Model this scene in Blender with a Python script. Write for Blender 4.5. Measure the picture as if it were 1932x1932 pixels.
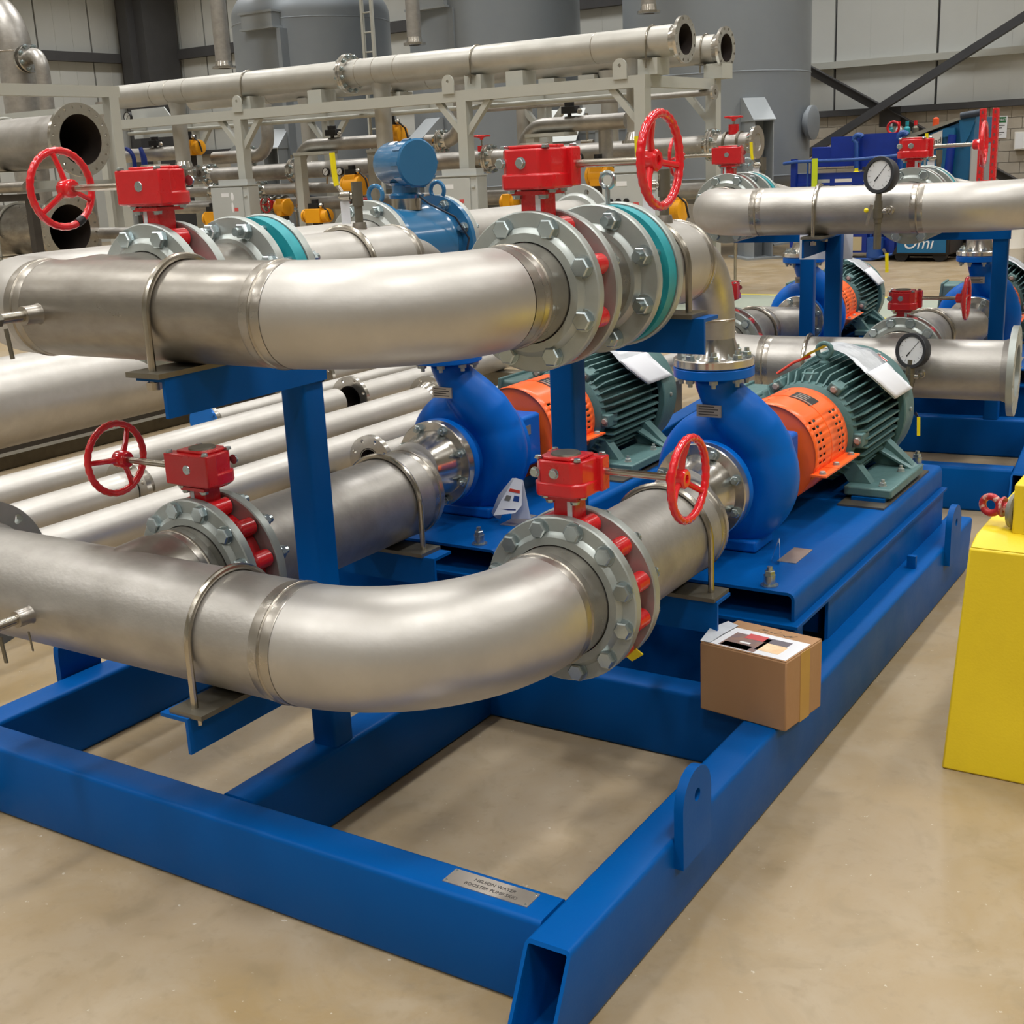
import bpy, math, random
from mathutils import Vector as V, Matrix as M
rnd = random.Random(11)
PI = math.pi
C = bpy.context.scene.collection
sc = bpy.context.scene
for o in list(bpy.data.objects):
    bpy.data.objects.remove(o)

# ---------------------------------------------------------------- camera
cam = bpy.data.cameras.new('camera'); cam_o = bpy.data.objects.new('camera', cam); C.objects.link(cam_o)
R0 = V((0.84665766, 0.53029258, -0.04427854)); R1 = V((0.10596968, -0.24956046, -0.96254351)); R2 = V((-0.52147985, 0.81025265, -0.2674872))
m = M((R0, -R1, -R2)).transposed().to_4x4(); m.translation = V((1.0507368, -1.82265281, 1.63817264))
cam_o.matrix_world = m
cam.sensor_width = 36; cam.sensor_fit = 'HORIZONTAL'; cam.lens = 2371.326 / 1932 * 36
cam.clip_start = .05; cam.clip_end = 200
sc.camera = cam_o
# ---------------------------------------------------------------- world, lights, exposure
sc.view_settings.view_transform = 'Standard'; sc.view_settings.look = 'None'
sc.view_settings.gamma = 1; sc.view_settings.use_curve_mapping = False
sc.view_settings.exposure = 0.0
w = bpy.data.worlds.new('world'); sc.world = w; w.use_nodes = True
w.node_tree.nodes['Background'].inputs[0].default_value = (.75, .85, 1, 1)
w.node_tree.nodes['Background'].inputs[1].default_value = .15
BY = -.045                                   # the building stands slightly askew to the front skid
BF = M.Rotation(BY, 4, 'Z')
CEIL = 8.6
def lamp(x, y, z, sx, sy, e, col=(1, .995, .98)):
    l = bpy.data.lights.new('high_bay', 'AREA'); l.shape = 'RECTANGLE'; l.size = sx; l.size_y = sy; l.energy = e; l.color = col; l.spread = math.radians(128)
    o = bpy.data.objects.new('high_bay_light', l); C.objects.link(o); o.matrix_world = BF @ M.Translation((x, y, z))
LAMPS = [(-25.5 + 4.6 * i, -9.2 + 4.3 * j) for i in range(8) for j in range(8)]
for (x, y) in LAMPS:
    lamp(x, y, CEIL - .62, .55, 1.5, 95)

# ---------------------------------------------------------------- materials
def lin(c):
    return tuple(((v / 255) / 12.92 if v <= 10 else ((v / 255 + .055) / 1.055) ** 2.4) for v in c) + (1,)
MT = {}
def mat(name, c, rough=.5, metal=0, noise=0, scale=8, bump=0, c2=None, rvar=0, coat=0, spec=.5, stretch=None, detail=5, bscale=None, contrast=(.35, .65)):
    """procedural paint or metal: base colour c mixed towards c2 by noise, roughness varied, fine bump"""
    m = bpy.data.materials.new(name); m.use_nodes = True; nt = m.node_tree; b = nt.nodes['Principled BSDF']
    b.inputs['Roughness'].default_value = rough; b.inputs['Metallic'].default_value = metal
    b.inputs['Base Color'].default_value = lin(c); b.inputs['Coat Weight'].default_value = coat; b.inputs['Coat Roughness'].default_value = .12
    b.inputs['Specular IOR Level'].default_value = spec
    if noise or bump or rvar:
        tc = nt.nodes.new('ShaderNodeTexCoord'); mp = nt.nodes.new('ShaderNodeMapping'); nt.links.new(tc.outputs['Object'], mp.inputs[0])
        if stretch: mp.inputs['Scale'].default_value = stretch
        n = nt.nodes.new('ShaderNodeTexNoise'); n.inputs['Scale'].default_value = scale; n.inputs['Detail'].default_value = detail; n.inputs['Roughness'].default_value = .6
        nt.links.new(mp.outputs[0], n.inputs['Vector'])
        if noise:
            r = nt.nodes.new('ShaderNodeMapRange'); r.inputs[1].default_value = contrast[0]; r.inputs[2].default_value = contrast[1]; r.inputs[4].default_value = noise
            nt.links.new(n.outputs[0], r.inputs[0])
            x = nt.nodes.new('ShaderNodeMix'); x.data_type = 'RGBA'; x.inputs[6].default_value = lin(c)
            x.inputs[7].default_value = lin(c2 or tuple(int(v * .6) for v in c)); nt.links.new(r.outputs[0], x.inputs[0]); nt.links.new(x.outputs[2], b.inputs['Base Color'])
        if rvar:
            r2 = nt.nodes.new('ShaderNodeMapRange'); r2.inputs[1].default_value = .3; r2.inputs[2].default_value = .7
            r2.inputs[3].default_value = max(0, rough - rvar); r2.inputs[4].default_value = rough + rvar
            nt.links.new(n.outputs[0], r2.inputs[0]); nt.links.new(r2.outputs[0], b.inputs['Roughness'])
        if bump:
            n2 = n
            if bscale:
                n2 = nt.nodes.new('ShaderNodeTexNoise'); n2.inputs['Scale'].default_value = bscale; nt.links.new(mp.outputs[0], n2.inputs['Vector'])
            bp = nt.nodes.new('ShaderNodeBump'); bp.inputs['Strength'].default_value = bump; bp.inputs['Distance'].default_value = .01
            nt.links.new(n2.outputs[0], bp.inputs['Height']); nt.links.new(bp.outputs[0], b.inputs['Normal'])
    MT[name] = m
    return m
mat('stainless', (184, 181, 176), .44, .78, .6, 4, .05, (142, 137, 130), .08, bscale=60, stretch=(1, 1.6, 1.6))
mat('stainless_pale', (198, 195, 190), .43, .72, .5, 3.5, .04, (166, 162, 155), .07, bscale=50)
mat('stainless_dark', (168, 163, 155), .36, .85, .65, 5, .12, (122, 116, 107), .1, bscale=14, stretch=(1, 1, 2.2))
mat('stainless_far', (190, 188, 181), .48, .6, .4, 3, 0, (164, 161, 153), .06)
mat('weld', (178, 173, 165), .3, .85, .5, 9, .03, (146, 140, 130), .06)
mat('weld_bead', (150, 143, 132), .32, .9, .5, 40, .2, (182, 177, 166))
mat('polished', (212, 209, 203), .2, .95, .3, 20, 0, (170, 165, 156), .06)
mat('rod', (190, 184, 172), .24, 1, .2, 20)
mat('galvanized', (176, 182, 178), .42, .55, .5, 9, .03, (150, 157, 154), .06)
mat('galvanized_far', (186, 190, 186), .45, .4, .3, 9, 0, (165, 170, 168))
mat('zinc', (186, 198, 200), .26, .9, .3, 30, 0, (140, 152, 156))
mat('blue_paint', (0, 80, 152), .4, 0, .4, 4, .03, (0, 76, 148), .07, spec=.1, bscale=90)
mat('pump_blue', (0, 98, 192), .34, 0, .25, 5, .04, (0, 84, 172), .05, spec=.2, bscale=40)
mat('deep_blue', (14, 52, 150), .4, 0, .4, 5, 0, (8, 36, 110))
mat('meter_blue', (46, 112, 158), .22, 0, .2, 6, 0, (36, 96, 140), coat=.5)
mat('red_paint', (212, 26, 34), .28, 0, .25, 12, .08, (184, 18, 28), .05, coat=.35, bscale=70)
mat('red_gloss', (222, 30, 40), .16, 0, .2, 10, .03, (190, 20, 30), coat=.6)
mat('maroon', (132, 74, 76), .5, .1, .4, 12, 0, (110, 60, 62))
mat('orange', (255, 106, 40), .33, 0, .15, 6, .02, (238, 92, 34), coat=.2)
mat('motor_green', (88, 122, 122), .42, .1, .35, 12, .1, (72, 104, 104), .06, bscale=120)
mat('yellow_paint', (232, 204, 34), .42, 0, .3, 8, .05, (220, 190, 28), .05, bscale=150)
mat('actuator_yellow', (245, 170, 20), .4, 0, .2, 10, 0, (225, 150, 15))
mat('valve_yellow', (240, 220, 20), .4)
mat('teal', (40, 158, 168), .45, .1, .4, 22, .05, (24, 128, 142))
mat('rack_gray', (182, 183, 175), .48, 0, .2, 3, 0, (172, 173, 165))
mat('tank_gray', (140, 147, 153), .42, .15, .4, 1.2, .02, (128, 135, 142), .05, bscale=8)
mat('tank_leg', (150, 156, 160), .45, .1)
mat('panel_gray', (186, 190, 188), .45, .05, .2, 6, 0, (176, 180, 178))
mat('dark_steel', (70, 66, 62), .5, .4, .4, 8, 0, (50, 47, 44))
mat('girder', (74, 74, 76), .6, .1, .3, 3, 0, (60, 60, 62))
mat('black', (24, 24, 26), .5, 0, .2, 20)
mat('gauge_black', (44, 46, 50), .55)
mat('bore', (62, 54, 50), .6, .3, .4, 6, 0, (40, 34, 32))
mat('shim', (112, 106, 92), .4, .6, .5, 14, 0, (84, 78, 66))
mat('pad', (122, 118, 106), .4, .7, .4, 14, 0, (100, 94, 82))
mat('white', (232, 234, 236), .5)
mat('paper', (226, 228, 234), .6)
mat('film', (215, 220, 226), .18, 0, .35, 9, .3, (150, 155, 162), coat=.5, bscale=24)
mat('plate_metal', (196, 188, 178), .34, .75, .4, 12, 0, (172, 164, 154))
mat('ink', (66, 62, 60), .6)
mat('ink_blue', (30, 70, 140), .6)
mat('tag_blue', (30, 50, 120), .5)
mat('tag_red', (206, 62, 44), .5)
mat('photo_red', (206, 86, 84), .4)
mat('photo_brown', (150, 118, 100), .4, 0, .8, 40, 0, (110, 100, 110))
mat('photo_tan', (236, 196, 150), .4, 0, .8, 30, 0, (250, 226, 190))
mat('photo_gray', (110, 104, 110), .4)
mat('cardboard', (168, 130, 94), .75, 0, .4, 6, .05, (162, 118, 78), bscale=120, stretch=(1, 1, .3))
mat('tape', (186, 146, 84), .35, 0, .3, 8, 0, (170, 128, 70))
mat('glass_dial', (226, 228, 230), .2, 0, coat=.8)
mat('lime', (206, 226, 40), .5)
mat('orange_lamp', (220, 80, 30), .4)
mat('floor_paint', (150, 160, 146), .4, 0, .5, 2, 0, (166, 168, 150))
mat('line_yellow', (214, 200, 60), .5, 0, .5, 10, 0, (190, 176, 70))
mat('cable', (40, 52, 66), .5)
mat('tan_box', (190, 176, 140), .7)
mat('green', (30, 110, 60), .5)
mat('shackle_red', (176, 40, 44), .35, .1, .7, 45, .2, (214, 196, 180), contrast=(.52, .6))
mat('worn_gray', (150, 148, 138), .5, .4, .4, 20, .1, (120, 118, 106))
mat('wall_panel', (196, 198, 194), .6, 0, .25, 1.5, 0, (184, 186, 182))
mat('block', (178, 170, 156), .85, 0, .5, 5, .2, (164, 155, 140), bscale=60)
mat('mortar', (150, 143, 131), .9)
mat('ceiling_paint', (205, 206, 204), .8)
mat('frame_blue', (20, 70, 150), .45, 0, .5, 9, 0, (60, 96, 150))
mat('crate_white', (225, 222, 214), .6)
mat('teal_machine', (24, 104, 150), .4, 0, .3, 4, 0, (16, 84, 130))
lm = bpy.data.materials.new('lamp_lens'); lm.use_nodes = True
lm.node_tree.nodes['Principled BSDF'].inputs['Emission Color'].default_value = (1, .98, .95, 1)
lm.node_tree.nodes['Principled BSDF'].inputs['Emission Strength'].default_value = 3
MT['lamp_lens'] = lm

def floor_material():
    m = bpy.data.materials.new('concrete_floor'); m.use_nodes = True; nt = m.node_tree; b = nt.nodes['Principled BSDF']; N = nt.nodes.new; L = nt.links.new
    tc = N('ShaderNodeTexCoord')
    def noise(s, d, r=.6, dist=0):
        n = N('ShaderNodeTexNoise'); n.inputs['Scale'].default_value = s; n.inputs['Detail'].default_value = d; n.inputs['Roughness'].default_value = r; n.inputs['Distortion'].default_value = dist
        L(tc.outputs['Object'], n.inputs['Vector']); return n
    def rng(n, a, bb, lo=0, hi=1):
        r = N('ShaderNodeMapRange'); r.inputs[1].default_value = a; r.inputs[2].default_value = bb; r.inputs[3].default_value = lo; r.inputs[4].default_value = hi
        L(n.outputs[0], r.inputs[0]); return r
    def mix(f, a, c):
        x = N('ShaderNodeMix'); x.data_type = 'RGBA'
        L(f.outputs[0], x.inputs[0])
        for s, v in ((6, a), (7, c)):
            if isinstance(v, tuple): x.inputs[s].default_value = lin(v)
            else: L(v, x.inputs[s])
        return x.outputs[2]
    n1 = noise(.8, 6, .65, .4); n2 = noise(3.2, 8, .7, .6); n3 = noise(30, 4); n4 = noise(7, 3, .5, 1.5); n5 = noise(55, 2)
    c = mix(rng(n1, .38, .62), (154, 137, 111), (146, 125, 89))
    c = mix(rng(n2, .42, .68, 0, .6), c, (162, 149, 128))
    c = mix(rng(n4, .56, .72, 0, .5), c, (136, 121, 94))
    c = mix(rng(n3, .55, .75, 0, .35), c, (128, 113, 88))
    c = mix(rng(n5, .73, .76, 0, .6), c, (205, 198, 184))
    L(c, b.inputs['Base Color'])
    L(rng(n2, .3, .7, .3, .48).outputs[0], b.inputs['Roughness'])
    bp = N('ShaderNodeBump'); bp.inputs['Strength'].default_value = .06; bp.inputs['Distance'].default_value = .01; L(n2.outputs[0], bp.inputs['Height']); L(bp.outputs[0], b.inputs['Normal'])
    MT['floor'] = m
floor_material()

# ---------------------------------------------------------------- mesh helpers
CUR = M.Identity(4)
ORG = {}
def perp(a):
    a = V(a).normalized(); u = a.cross(V((0, 0, 1)))
    if u.length < 1e-4: u = V((1, 0, 0))
    u.normalize(); return a, u, a.cross(u)
class MB:
    def __init__(s): s.v = []; s.f = []
    def add(s, vs, fs):
        o = len(s.v); s.v += [V(p) for p in vs]; s.f += [[i + o for i in f] for f in fs]; return s
    def box(s, a, b):
        x0, y0, z0 = a; x1, y1, z1 = b
        return s.add([(x0, y0, z0), (x1, y0, z0), (x1, y1, z0), (x0, y1, z0), (x0, y0, z1), (x1, y0, z1), (x1, y1, z1), (x0, y1, z1)],
                     [(3, 2, 1, 0), (4, 5, 6, 7), (0, 1, 5, 4), (1, 2, 6, 5), (2, 3, 7, 6), (3, 0, 4, 7)])
    def cbox(s, c, size): return s.box([c[i] - size[i] / 2 for i in range(3)], [c[i] + size[i] / 2 for i in range(3)])
    def bar(s, p0, p1, wd, ht, up=(0, 0, 1)):
        p0 = V(p0); p1 = V(p1); a = (p1 - p0).normalized(); r = a.cross(V(up))
        if r.length < 1e-4: r = V((1, 0, 0))
        r.normalize(); u = r.cross(a)
        q = [r * wd / 2 * i + u * ht / 2 * j for i, j in ((-1, -1), (1, -1), (1, 1), (-1, 1))]
        return s.add([p0 + x for x in q] + [p1 + x for x in q], [(0, 1, 2, 3), (7, 6, 5, 4), (0, 4, 5, 1), (1, 5, 6, 2), (2, 6, 7, 3), (3, 7, 4, 0)])
    def tube(s, pts, r, n=16, closed=False, caps=True):
        pts = [V(p) for p in pts]; k = len(pts); rs = r if isinstance(r, (list, tuple)) else [r] * k
        def tan(i):
            if closed: return (pts[(i + 1) % k] - pts[i - 1]).normalized()
            return (pts[min(i + 1, k - 1)] - pts[max(i - 1, 0)]).normalized()
        a, u, _ = perp(tan(0)); rings = []
        for i in range(k):
            t = tan(i); u = (u - t * u.dot(t)).normalized(); wv = t.cross(u)
            rings.append([pts[i] + (u * math.cos(2 * PI * j / n) + wv * math.sin(2 * PI * j / n)) * rs[i] for j in range(n)])
        vs = [p for q in rings for p in q]; fs = []
        for i in range(k if closed else k - 1):
            i2 = (i + 1) % k
            for j in range(n): fs.append((i * n + j, i * n + (j + 1) % n, i2 * n + (j + 1) % n, i2 * n + j))
        if caps and not closed: fs += [tuple(reversed(range(n))), tuple((k - 1) * n + j for j in range(n))]
        return s.add(vs, fs)
    def cyl(s, p0, p1, r0, r1=None, n=24, caps=True): return s.tube([p0, p1], [r0, r0 if r1 is None else r1], n, False, caps)
    def lathe(s, o, ax, prof, n=40, ring=False):
        """prof: (height along ax, radius); ring=True closes the profile on itself"""
        o = V(o); a, u, wv = perp(ax); vs = []; fs = []; k = len(prof)
        for h, r in prof:
            for j in range(n): vs.append(o + a * h + (u * math.cos(2 * PI * j / n) + wv * math.sin(2 * PI * j / n)) * max(r, 1e-5))
        for i in range(k if ring else k - 1):
            i2 = (i + 1) % k
            for j in range(n): fs.append((i * n + j, i * n + (j + 1) % n, i2 * n + (j + 1) % n, i2 * n + j))
        return s.add(vs, fs)
    def prism(s, poly, vec):
        k = len(poly); vec = V(vec)
        return s.add([V(p) for p in poly] + [V(p) + vec for p in poly], [tuple(reversed(range(k))), tuple(range(k, 2 * k))] + [(i, (i + 1) % k, (i + 1) % k + k, i + k) for i in range(k)])
    def sphere(s, c, r, n=16):
        c = V(c); rr = r if isinstance(r, (tuple, list)) else (r, r, r); vs = []; fs = []; h = n // 2
        for i in range(h + 1):
            t = PI * i / h
            for j in range(n):
                p = 2 * PI * j / n; vs.append(c + V((rr[0] * math.sin(t) * math.cos(p), rr[1] * math.sin(t) * math.sin(p), rr[2] * math.cos(t))))
        for i in range(h):
            for j in range(n): fs.append((i * n + j, i * n + (j + 1) % n, (i + 1) * n + (j + 1) % n, (i + 1) * n + j))
        return s.add(vs, fs)
    def rtube(s, p0, p1, side, wd, ht, t=.008, r=.012, sh0=0, sh1=0):
        """hollow rectangular section from p0 to p1 (centre line); sh: how far the bottom runs out beyond the top at each end"""
        p0 = V(p0); p1 = V(p1); a = (p1 - p0).normalized(); sd = V(side).normalized(); up = V((0, 0, 1))
        def loop(w2, h2, rr):
            q = []
            for cx, cz, a0 in ((w2 - rr, h2 - rr, 0), (-w2 + rr, h2 - rr, 90), (-w2 + rr, -h2 + rr, 180), (w2 - rr, -h2 + rr, 270)):
                for k in range(4):
                    an = math.radians(a0 + 30 * k); q.append((cx + rr * math.cos(an), cz + rr * math.sin(an)))
            return q
        Lo = loop(wd / 2, ht / 2, r); Li = loop(wd / 2 - t, ht / 2 - t, max(r - t, .003)); n = len(Lo); vs = []
        for P, sh, sg in ((p0, sh0, -1), (p1, sh1, 1)):
            for L in (Lo, Li):
                for x, z in L: vs.append(P + sd * x + up * z + a * sg * sh * (ht / 2 - z) / ht)
        fs = []
        for j in range(n):
            k = (j + 1) % n
            fs += [(j, k, 2 * n + k, 2 * n + j), (n + k, n + j, 3 * n + j, 3 * n + k), (k, j, n + j, n + k), (2 * n + j, 2 * n + k, 3 * n + k, 3 * n + j)]
        return s.add(vs, fs)
def arc(c, u, v, r, a0, a1, n=12):
    c = V(c); u = V(u); v = V(v)
    return [c + (u * math.cos(math.radians(a0 + (a1 - a0) * i / n)) + v * math.sin(math.radians(a0 + (a1 - a0) * i / n))) * r for i in range(n + 1)]
def mesh_of(name, vs, fs, mt, ang=.6, flip=False):
    me = bpy.data.meshes.new(name)
    if flip: fs = [tuple(reversed(f)) for f in fs]
    me.from_pydata([tuple(p) for p in vs], [], fs); me.materials.append(MT[mt])
    me.polygons.foreach_set('use_smooth', [True] * len(me.polygons)); me.update()
    import bmesh
    bm = bmesh.new(); bm.from_mesh(me); bmesh.ops.remove_doubles(bm, verts=bm.verts, dist=2e-5); bmesh.ops.recalc_face_normals(bm, faces=bm.faces); bm.to_mesh(me); bm.free()
    me.set_sharp_from_angle(angle=ang)
    return me
def thing(name, label, cat, loc, group=None):
    o = bpy.data.objects.new(name, None); C.objects.link(o); o.empty_display_size = .05
    L = CUR @ V(loc); o.location = L; ORG[o.name] = L; o['label'] = label; o['category'] = cat
    if group: o['group'] = group
    return o
def part(name, mb, mt, parent, label=None, ang=.6, bevel=0, kind=None):
    org = ORG[parent.name]
    me = mesh_of(name, [CUR @ p - org for p in mb.v], mb.f, mt, ang)
    o = bpy.data.objects.new(name, me); C.objects.link(o); o.parent = parent; ORG[o.name] = org
    if label: o['label'] = label
    if kind: o['kind'] = kind
    if bevel:
        b = o.modifiers.new('bevel', 'BEVEL'); b.width = bevel; b.segments = 2; b.limit_method = 'ANGLE'; b.angle_limit = .6
    return o
def solo(name, mb, mt, label=None, cat=None, group=None, ang=.6, bevel=0, kind=None):
    P = [CUR @ p for p in mb.v]
    org = V((sum(p.x for p in P) / len(P), sum(p.y for p in P) / len(P), min(p.z for p in P)))
    me = mesh_of(name, [p - org for p in P], mb.f, mt, ang)
    o = bpy.data.objects.new(name, me); C.objects.link(o); o.location = org; ORG[o.name] = org
    if label: o['label'] = label; o['category'] = cat
    if group: o['group'] = group
    if kind: o['kind'] = kind
    if bevel:
        b = o.modifiers.new('bevel', 'BEVEL'); b.width = bevel; b.segments = 2; b.limit_method = 'ANGLE'; b.angle_limit = .6
    return o
# shared meshes: hex bolt head with washer, nut on a stud, both standing on z=0 for a bolt of diameter 1
def hexm(name, stud, mt):
    mb = MB()
    mb.lathe((0, 0, 0), (0, 0, 1), [(0, .01), (0, 1.12), (.14, 1.12), (.14, .01)], 16)
    def hexp(z0, z1, r, ch):
        pr = [(math.cos(PI / 3 * k), math.sin(PI / 3 * k)) for k in range(6)]
        vs = [(x * r, y * r, z0) for x, y in pr] + [(x * r, y * r, z1 - ch) for x, y in pr] + [(x * r * .86, y * r * .86, z1) for x, y in pr]
        fs = [tuple(reversed(range(6))), tuple(range(12, 18))]
        for q in (0, 6):
            fs += [(q + i, q + (i + 1) % 6, q + (i + 1) % 6 + 6, q + i + 6) for i in range(6)]
        mb.add(vs, fs)
    if stud:
        hexp(.14, 1.0, .95, .1); mb.cyl((0, 0, 1.0), (0, 0, 1.75), .5, n=12)
    else: hexp(.14, .8, .98, .12)
    return mesh_of(name, mb.v, mb.f, mt, .5)
HEX = {(s, mt): hexm('nut' if s else 'bolt', s, mt) for s in (False, True) for mt in ('zinc', 'galvanized')}
def bolt(parent, pos, axis, d, stud=False, mt='zinc', name=None):
    o = bpy.data.objects.new(name or ('nut' if stud else 'bolt'), HEX[(stud, mt)]); C.objects.link(o); o.parent = parent
    o.location = CUR @ V(pos) - ORG[parent.name]; o.rotation_mode = 'QUATERNION'
    ax = (CUR.to_3x3() @ V(axis)).normalized(); o.rotation_quaternion = V((0, 0, 1)).rotation_difference(ax); o.scale = (d, d, d)
    ORG[o.name] = CUR @ V(pos); return o
def ringpts(c, ax, r, n, off=.5):
    a, u, wv = perp(ax); c = V(c)
    return [c + (u * math.cos(2 * PI * (k + off) / n) + wv * math.sin(2 * PI * (k + off) / n)) * r for k in range(n)]
def flange(parent, c, ax, ro, th, ri, nb, bc, mt, d=.02, stud=False, face=-1, hub=None, name='flange', bmt='zinc', holes=False, label=None, n=64, bolts=True):
    """flat ring from c to c+ax*th; bolts on the face side (-1: at c, looking against ax); hub=(length, radius) grows on that side"""
    ax = V(ax).normalized(); c = V(c); e = .003
    prof = [(0, ri), (0, ro - e), (e, ro), (th - e, ro), (th, ro - e), (th, ri)]
    mb = MB()
    if holes:
        a, u, wv = perp(ax); hr = d * .55; N = nb * 8
        # plate with real bolt holes: rings of quads with the cells round each hole cut and re-bridged
        outer = []; mid = []
        for h in (0, th):
            for k in range(nb):
                base = 2 * PI * (k + .5) / nb; hw = PI / nb
                A = [base - hw + 2 * hw * i / 8 for i in range(9)]
                o_ = [c + a * h + (u * math.cos(x) + wv * math.sin(x)) * ro for x in A]; i_ = [c + a * h + (u * math.cos(x) + wv * math.sin(x)) * ri for x in A]
                hc = c + a * h + (u * math.cos(base) + wv * math.sin(base)) * bc
                er = u * math.cos(base) + wv * math.sin(base); et = -u * math.sin(base) + wv * math.cos(base)
                per = o_ + list(reversed(i_))               # closed outline of the sector
                vs = list(per); hv = []
                for p in per:
                    dd = p - hc; x = dd.dot(et); y = dd.dot(er); l = math.hypot(x, y); hv.append(hc + (et * x + er * y) / l * hr)
                k2 = len(per); vs += hv
                mb.add(vs, [(i, (i + 1) % k2, (i + 1) % k2 + k2, i + k2) for i in range(k2)])
                if h == 0:
                    mb.add(hv + [p + a * th for p in hv], [(i, (i + 1) % k2, (i + 1) % k2 + k2, i + k2) for i in range(k2)])
        mb.lathe(c, ax, [(0, ro), (th, ro)], N); mb.lathe(c, ax, [(0, ri), (th, ri)], N)
    else: mb.lathe(c, ax, prof, n, ring=True)
    if hub:
        o = c if face < 0 else c + ax * th; hx = ax * face
        mb.lathe(o, hx, [(0, hub[1] + .014), (.004, hub[1] + .012), (hub[0], hub[1] + .002), (hub[0], ri)], n)
    f = part(name, mb, mt, parent, label, .5)
    if bolts and not holes:
        o = c if face < 0 else c + ax * th
        for p in ringpts(o, ax, bc, nb): bolt(f, p, ax * face, d, stud, bmt)
    return f
def elbow_pts(c, u, v, r, n=14): return arc(c, u, v, r, 0, 90, n)
def weld_ring(parent, p, ax, r, wd=.05):
    """bright brushed band and raised bead where two pipes are welded"""
    ax = V(ax).normalized(); p = V(p)
    part('weld_band', MB().lathe(p - ax * wd / 2, ax, [(0, r), (.003, r + .0008), (wd - .003, r + .0008), (wd, r)], 48), 'weld', parent)
    part('weld_bead', MB().lathe(p - ax * .005, ax, [(0, r), (.002, r + .0025), (.005, r + .0035), (.008, r + .0025), (.01, r)], 48), 'weld_bead', parent)
def u_bolt(c, ax, r, drop, label, group=None, rod=.0085, pad=(.1, .17), mt='rod'):
    """c: centre of the clamped pipe, ax its direction; legs run down past the pad by drop"""
    ax = V(ax).normalized(); sd = ax.cross(V((0, 0, 1))).normalized(); c = V(c); rr = r + rod; zt = c.z - r
    t = thing('u_bolt', label, 'pipe clamp', (c.x, c.y, zt - .012), group)
    a = arc(c, sd, V((0, 0, 1)), rr, 0, 180, 24)
    pts = [c + sd * rr + V((0, 0, -r - drop))] + a + [c - sd * rr + V((0, 0, -r - drop))]
    part('rod', MB().tube(pts, rod, 10), mt, t)
    q = [ax * i * pad[0] / 2 + sd * j * (rr + .03) for i, j in ((-1, -1), (1, -1), (1, 1), (-1, 1))]
    part('saddle_plate', MB().prism([c + x + V((0, 0, -r - .012)) for x in q], (0, 0, .011)), 'pad', t)
    for j in (-1, 1):
        b = c + sd * rr * j + V((0, 0, -r - .024))
        part('nut', MB().cyl(b + V((0, 0, -.016)), b, .016, n=6), 'rod', t)
    return t

def lettering(txt, size, mx, mt, parent, align='CENTER', shear=0, ext=.0003, name='lettering'):
    cu = bpy.data.curves.new('lettering', 'FONT'); cu.body = txt; cu.size = size; cu.align_x = align; cu.extrude = ext; cu.shear = shear
    o = bpy.data.objects.new('lettering_source', cu); C.objects.link(o)
    dg = bpy.context.evaluated_depsgraph_get(); me = bpy.data.meshes.new_from_object(o.evaluated_get(dg)); bpy.data.objects.remove(o)
    Q = CUR @ mx; org = ORG[parent.name]
    for v in me.vertices: v.co = Q @ v.co - org
    me.materials.clear(); me.materials.append(MT[mt])
    p = bpy.data.objects.new(name, me); C.objects.link(p); p.parent = parent; ORG[p.name] = org; return p

# ---------------------------------------------------------------- pump skid
BW = .1016; BH = .2032; SW = 2.0187
def holed(outer, hc, hr, emb, vec):
    """plate with one round hole; outer: 2D outline star-shaped about hc; emb maps 2D to 3D"""
    mb = MB(); k = len(outer); hp = []
    for p in outer:
        l = math.hypot(p[0] - hc[0], p[1] - hc[1]); hp.append((hc[0] + (p[0] - hc[0]) / l * hr, hc[1] + (p[1] - hc[1]) / l * hr))
    vec = V(vec); a = [V(emb(*p)) for p in outer]; h = [V(emb(*p)) for p in hp]
    vs = a + h + [p + vec for p in a] + [p + vec for p in h]; fs = []
    for i in range(k):
        j = (i + 1) % k
        fs += [(j, i, k + i, k + j), (2 * k + i, 2 * k + j, 3 * k + j, 3 * k + i), (i, j, 2 * k + j, 2 * k + i), (k + j, k + i, 3 * k + i, 3 * k + j)]
    return mb.add(vs, fs)
def lug_outline(wd, h, foot):
    q = [(wd / 2 * math.cos(math.radians(a)), h + wd / 2 * math.sin(math.radians(a))) for a in range(0, 181, 15)]
    for i in range(1, 6): q.append((-wd / 2, h + (foot - h) * i / 5))
    for i in range(1, 4): q.append((-wd / 2 + wd * i / 4, foot))
    for i in range(0, 5): q.append((wd / 2, foot + (h - foot) * i / 5))
    return q
def angle_iron(p0, p1, leg, th, hdir):
    """angle section: top outer corner edge runs p0-p1, flat leg towards hdir, other leg hangs down"""
    p0 = V(p0); d = V(p1) - p0; h = V(hdir).normalized(); z = V((0, 0, 1))
    return MB().prism([p0, p0 + h * leg, p0 + h * leg - z * th, p0 + h * th - z * th, p0 + h * th - z * leg, p0 - z * leg], d)
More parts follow.
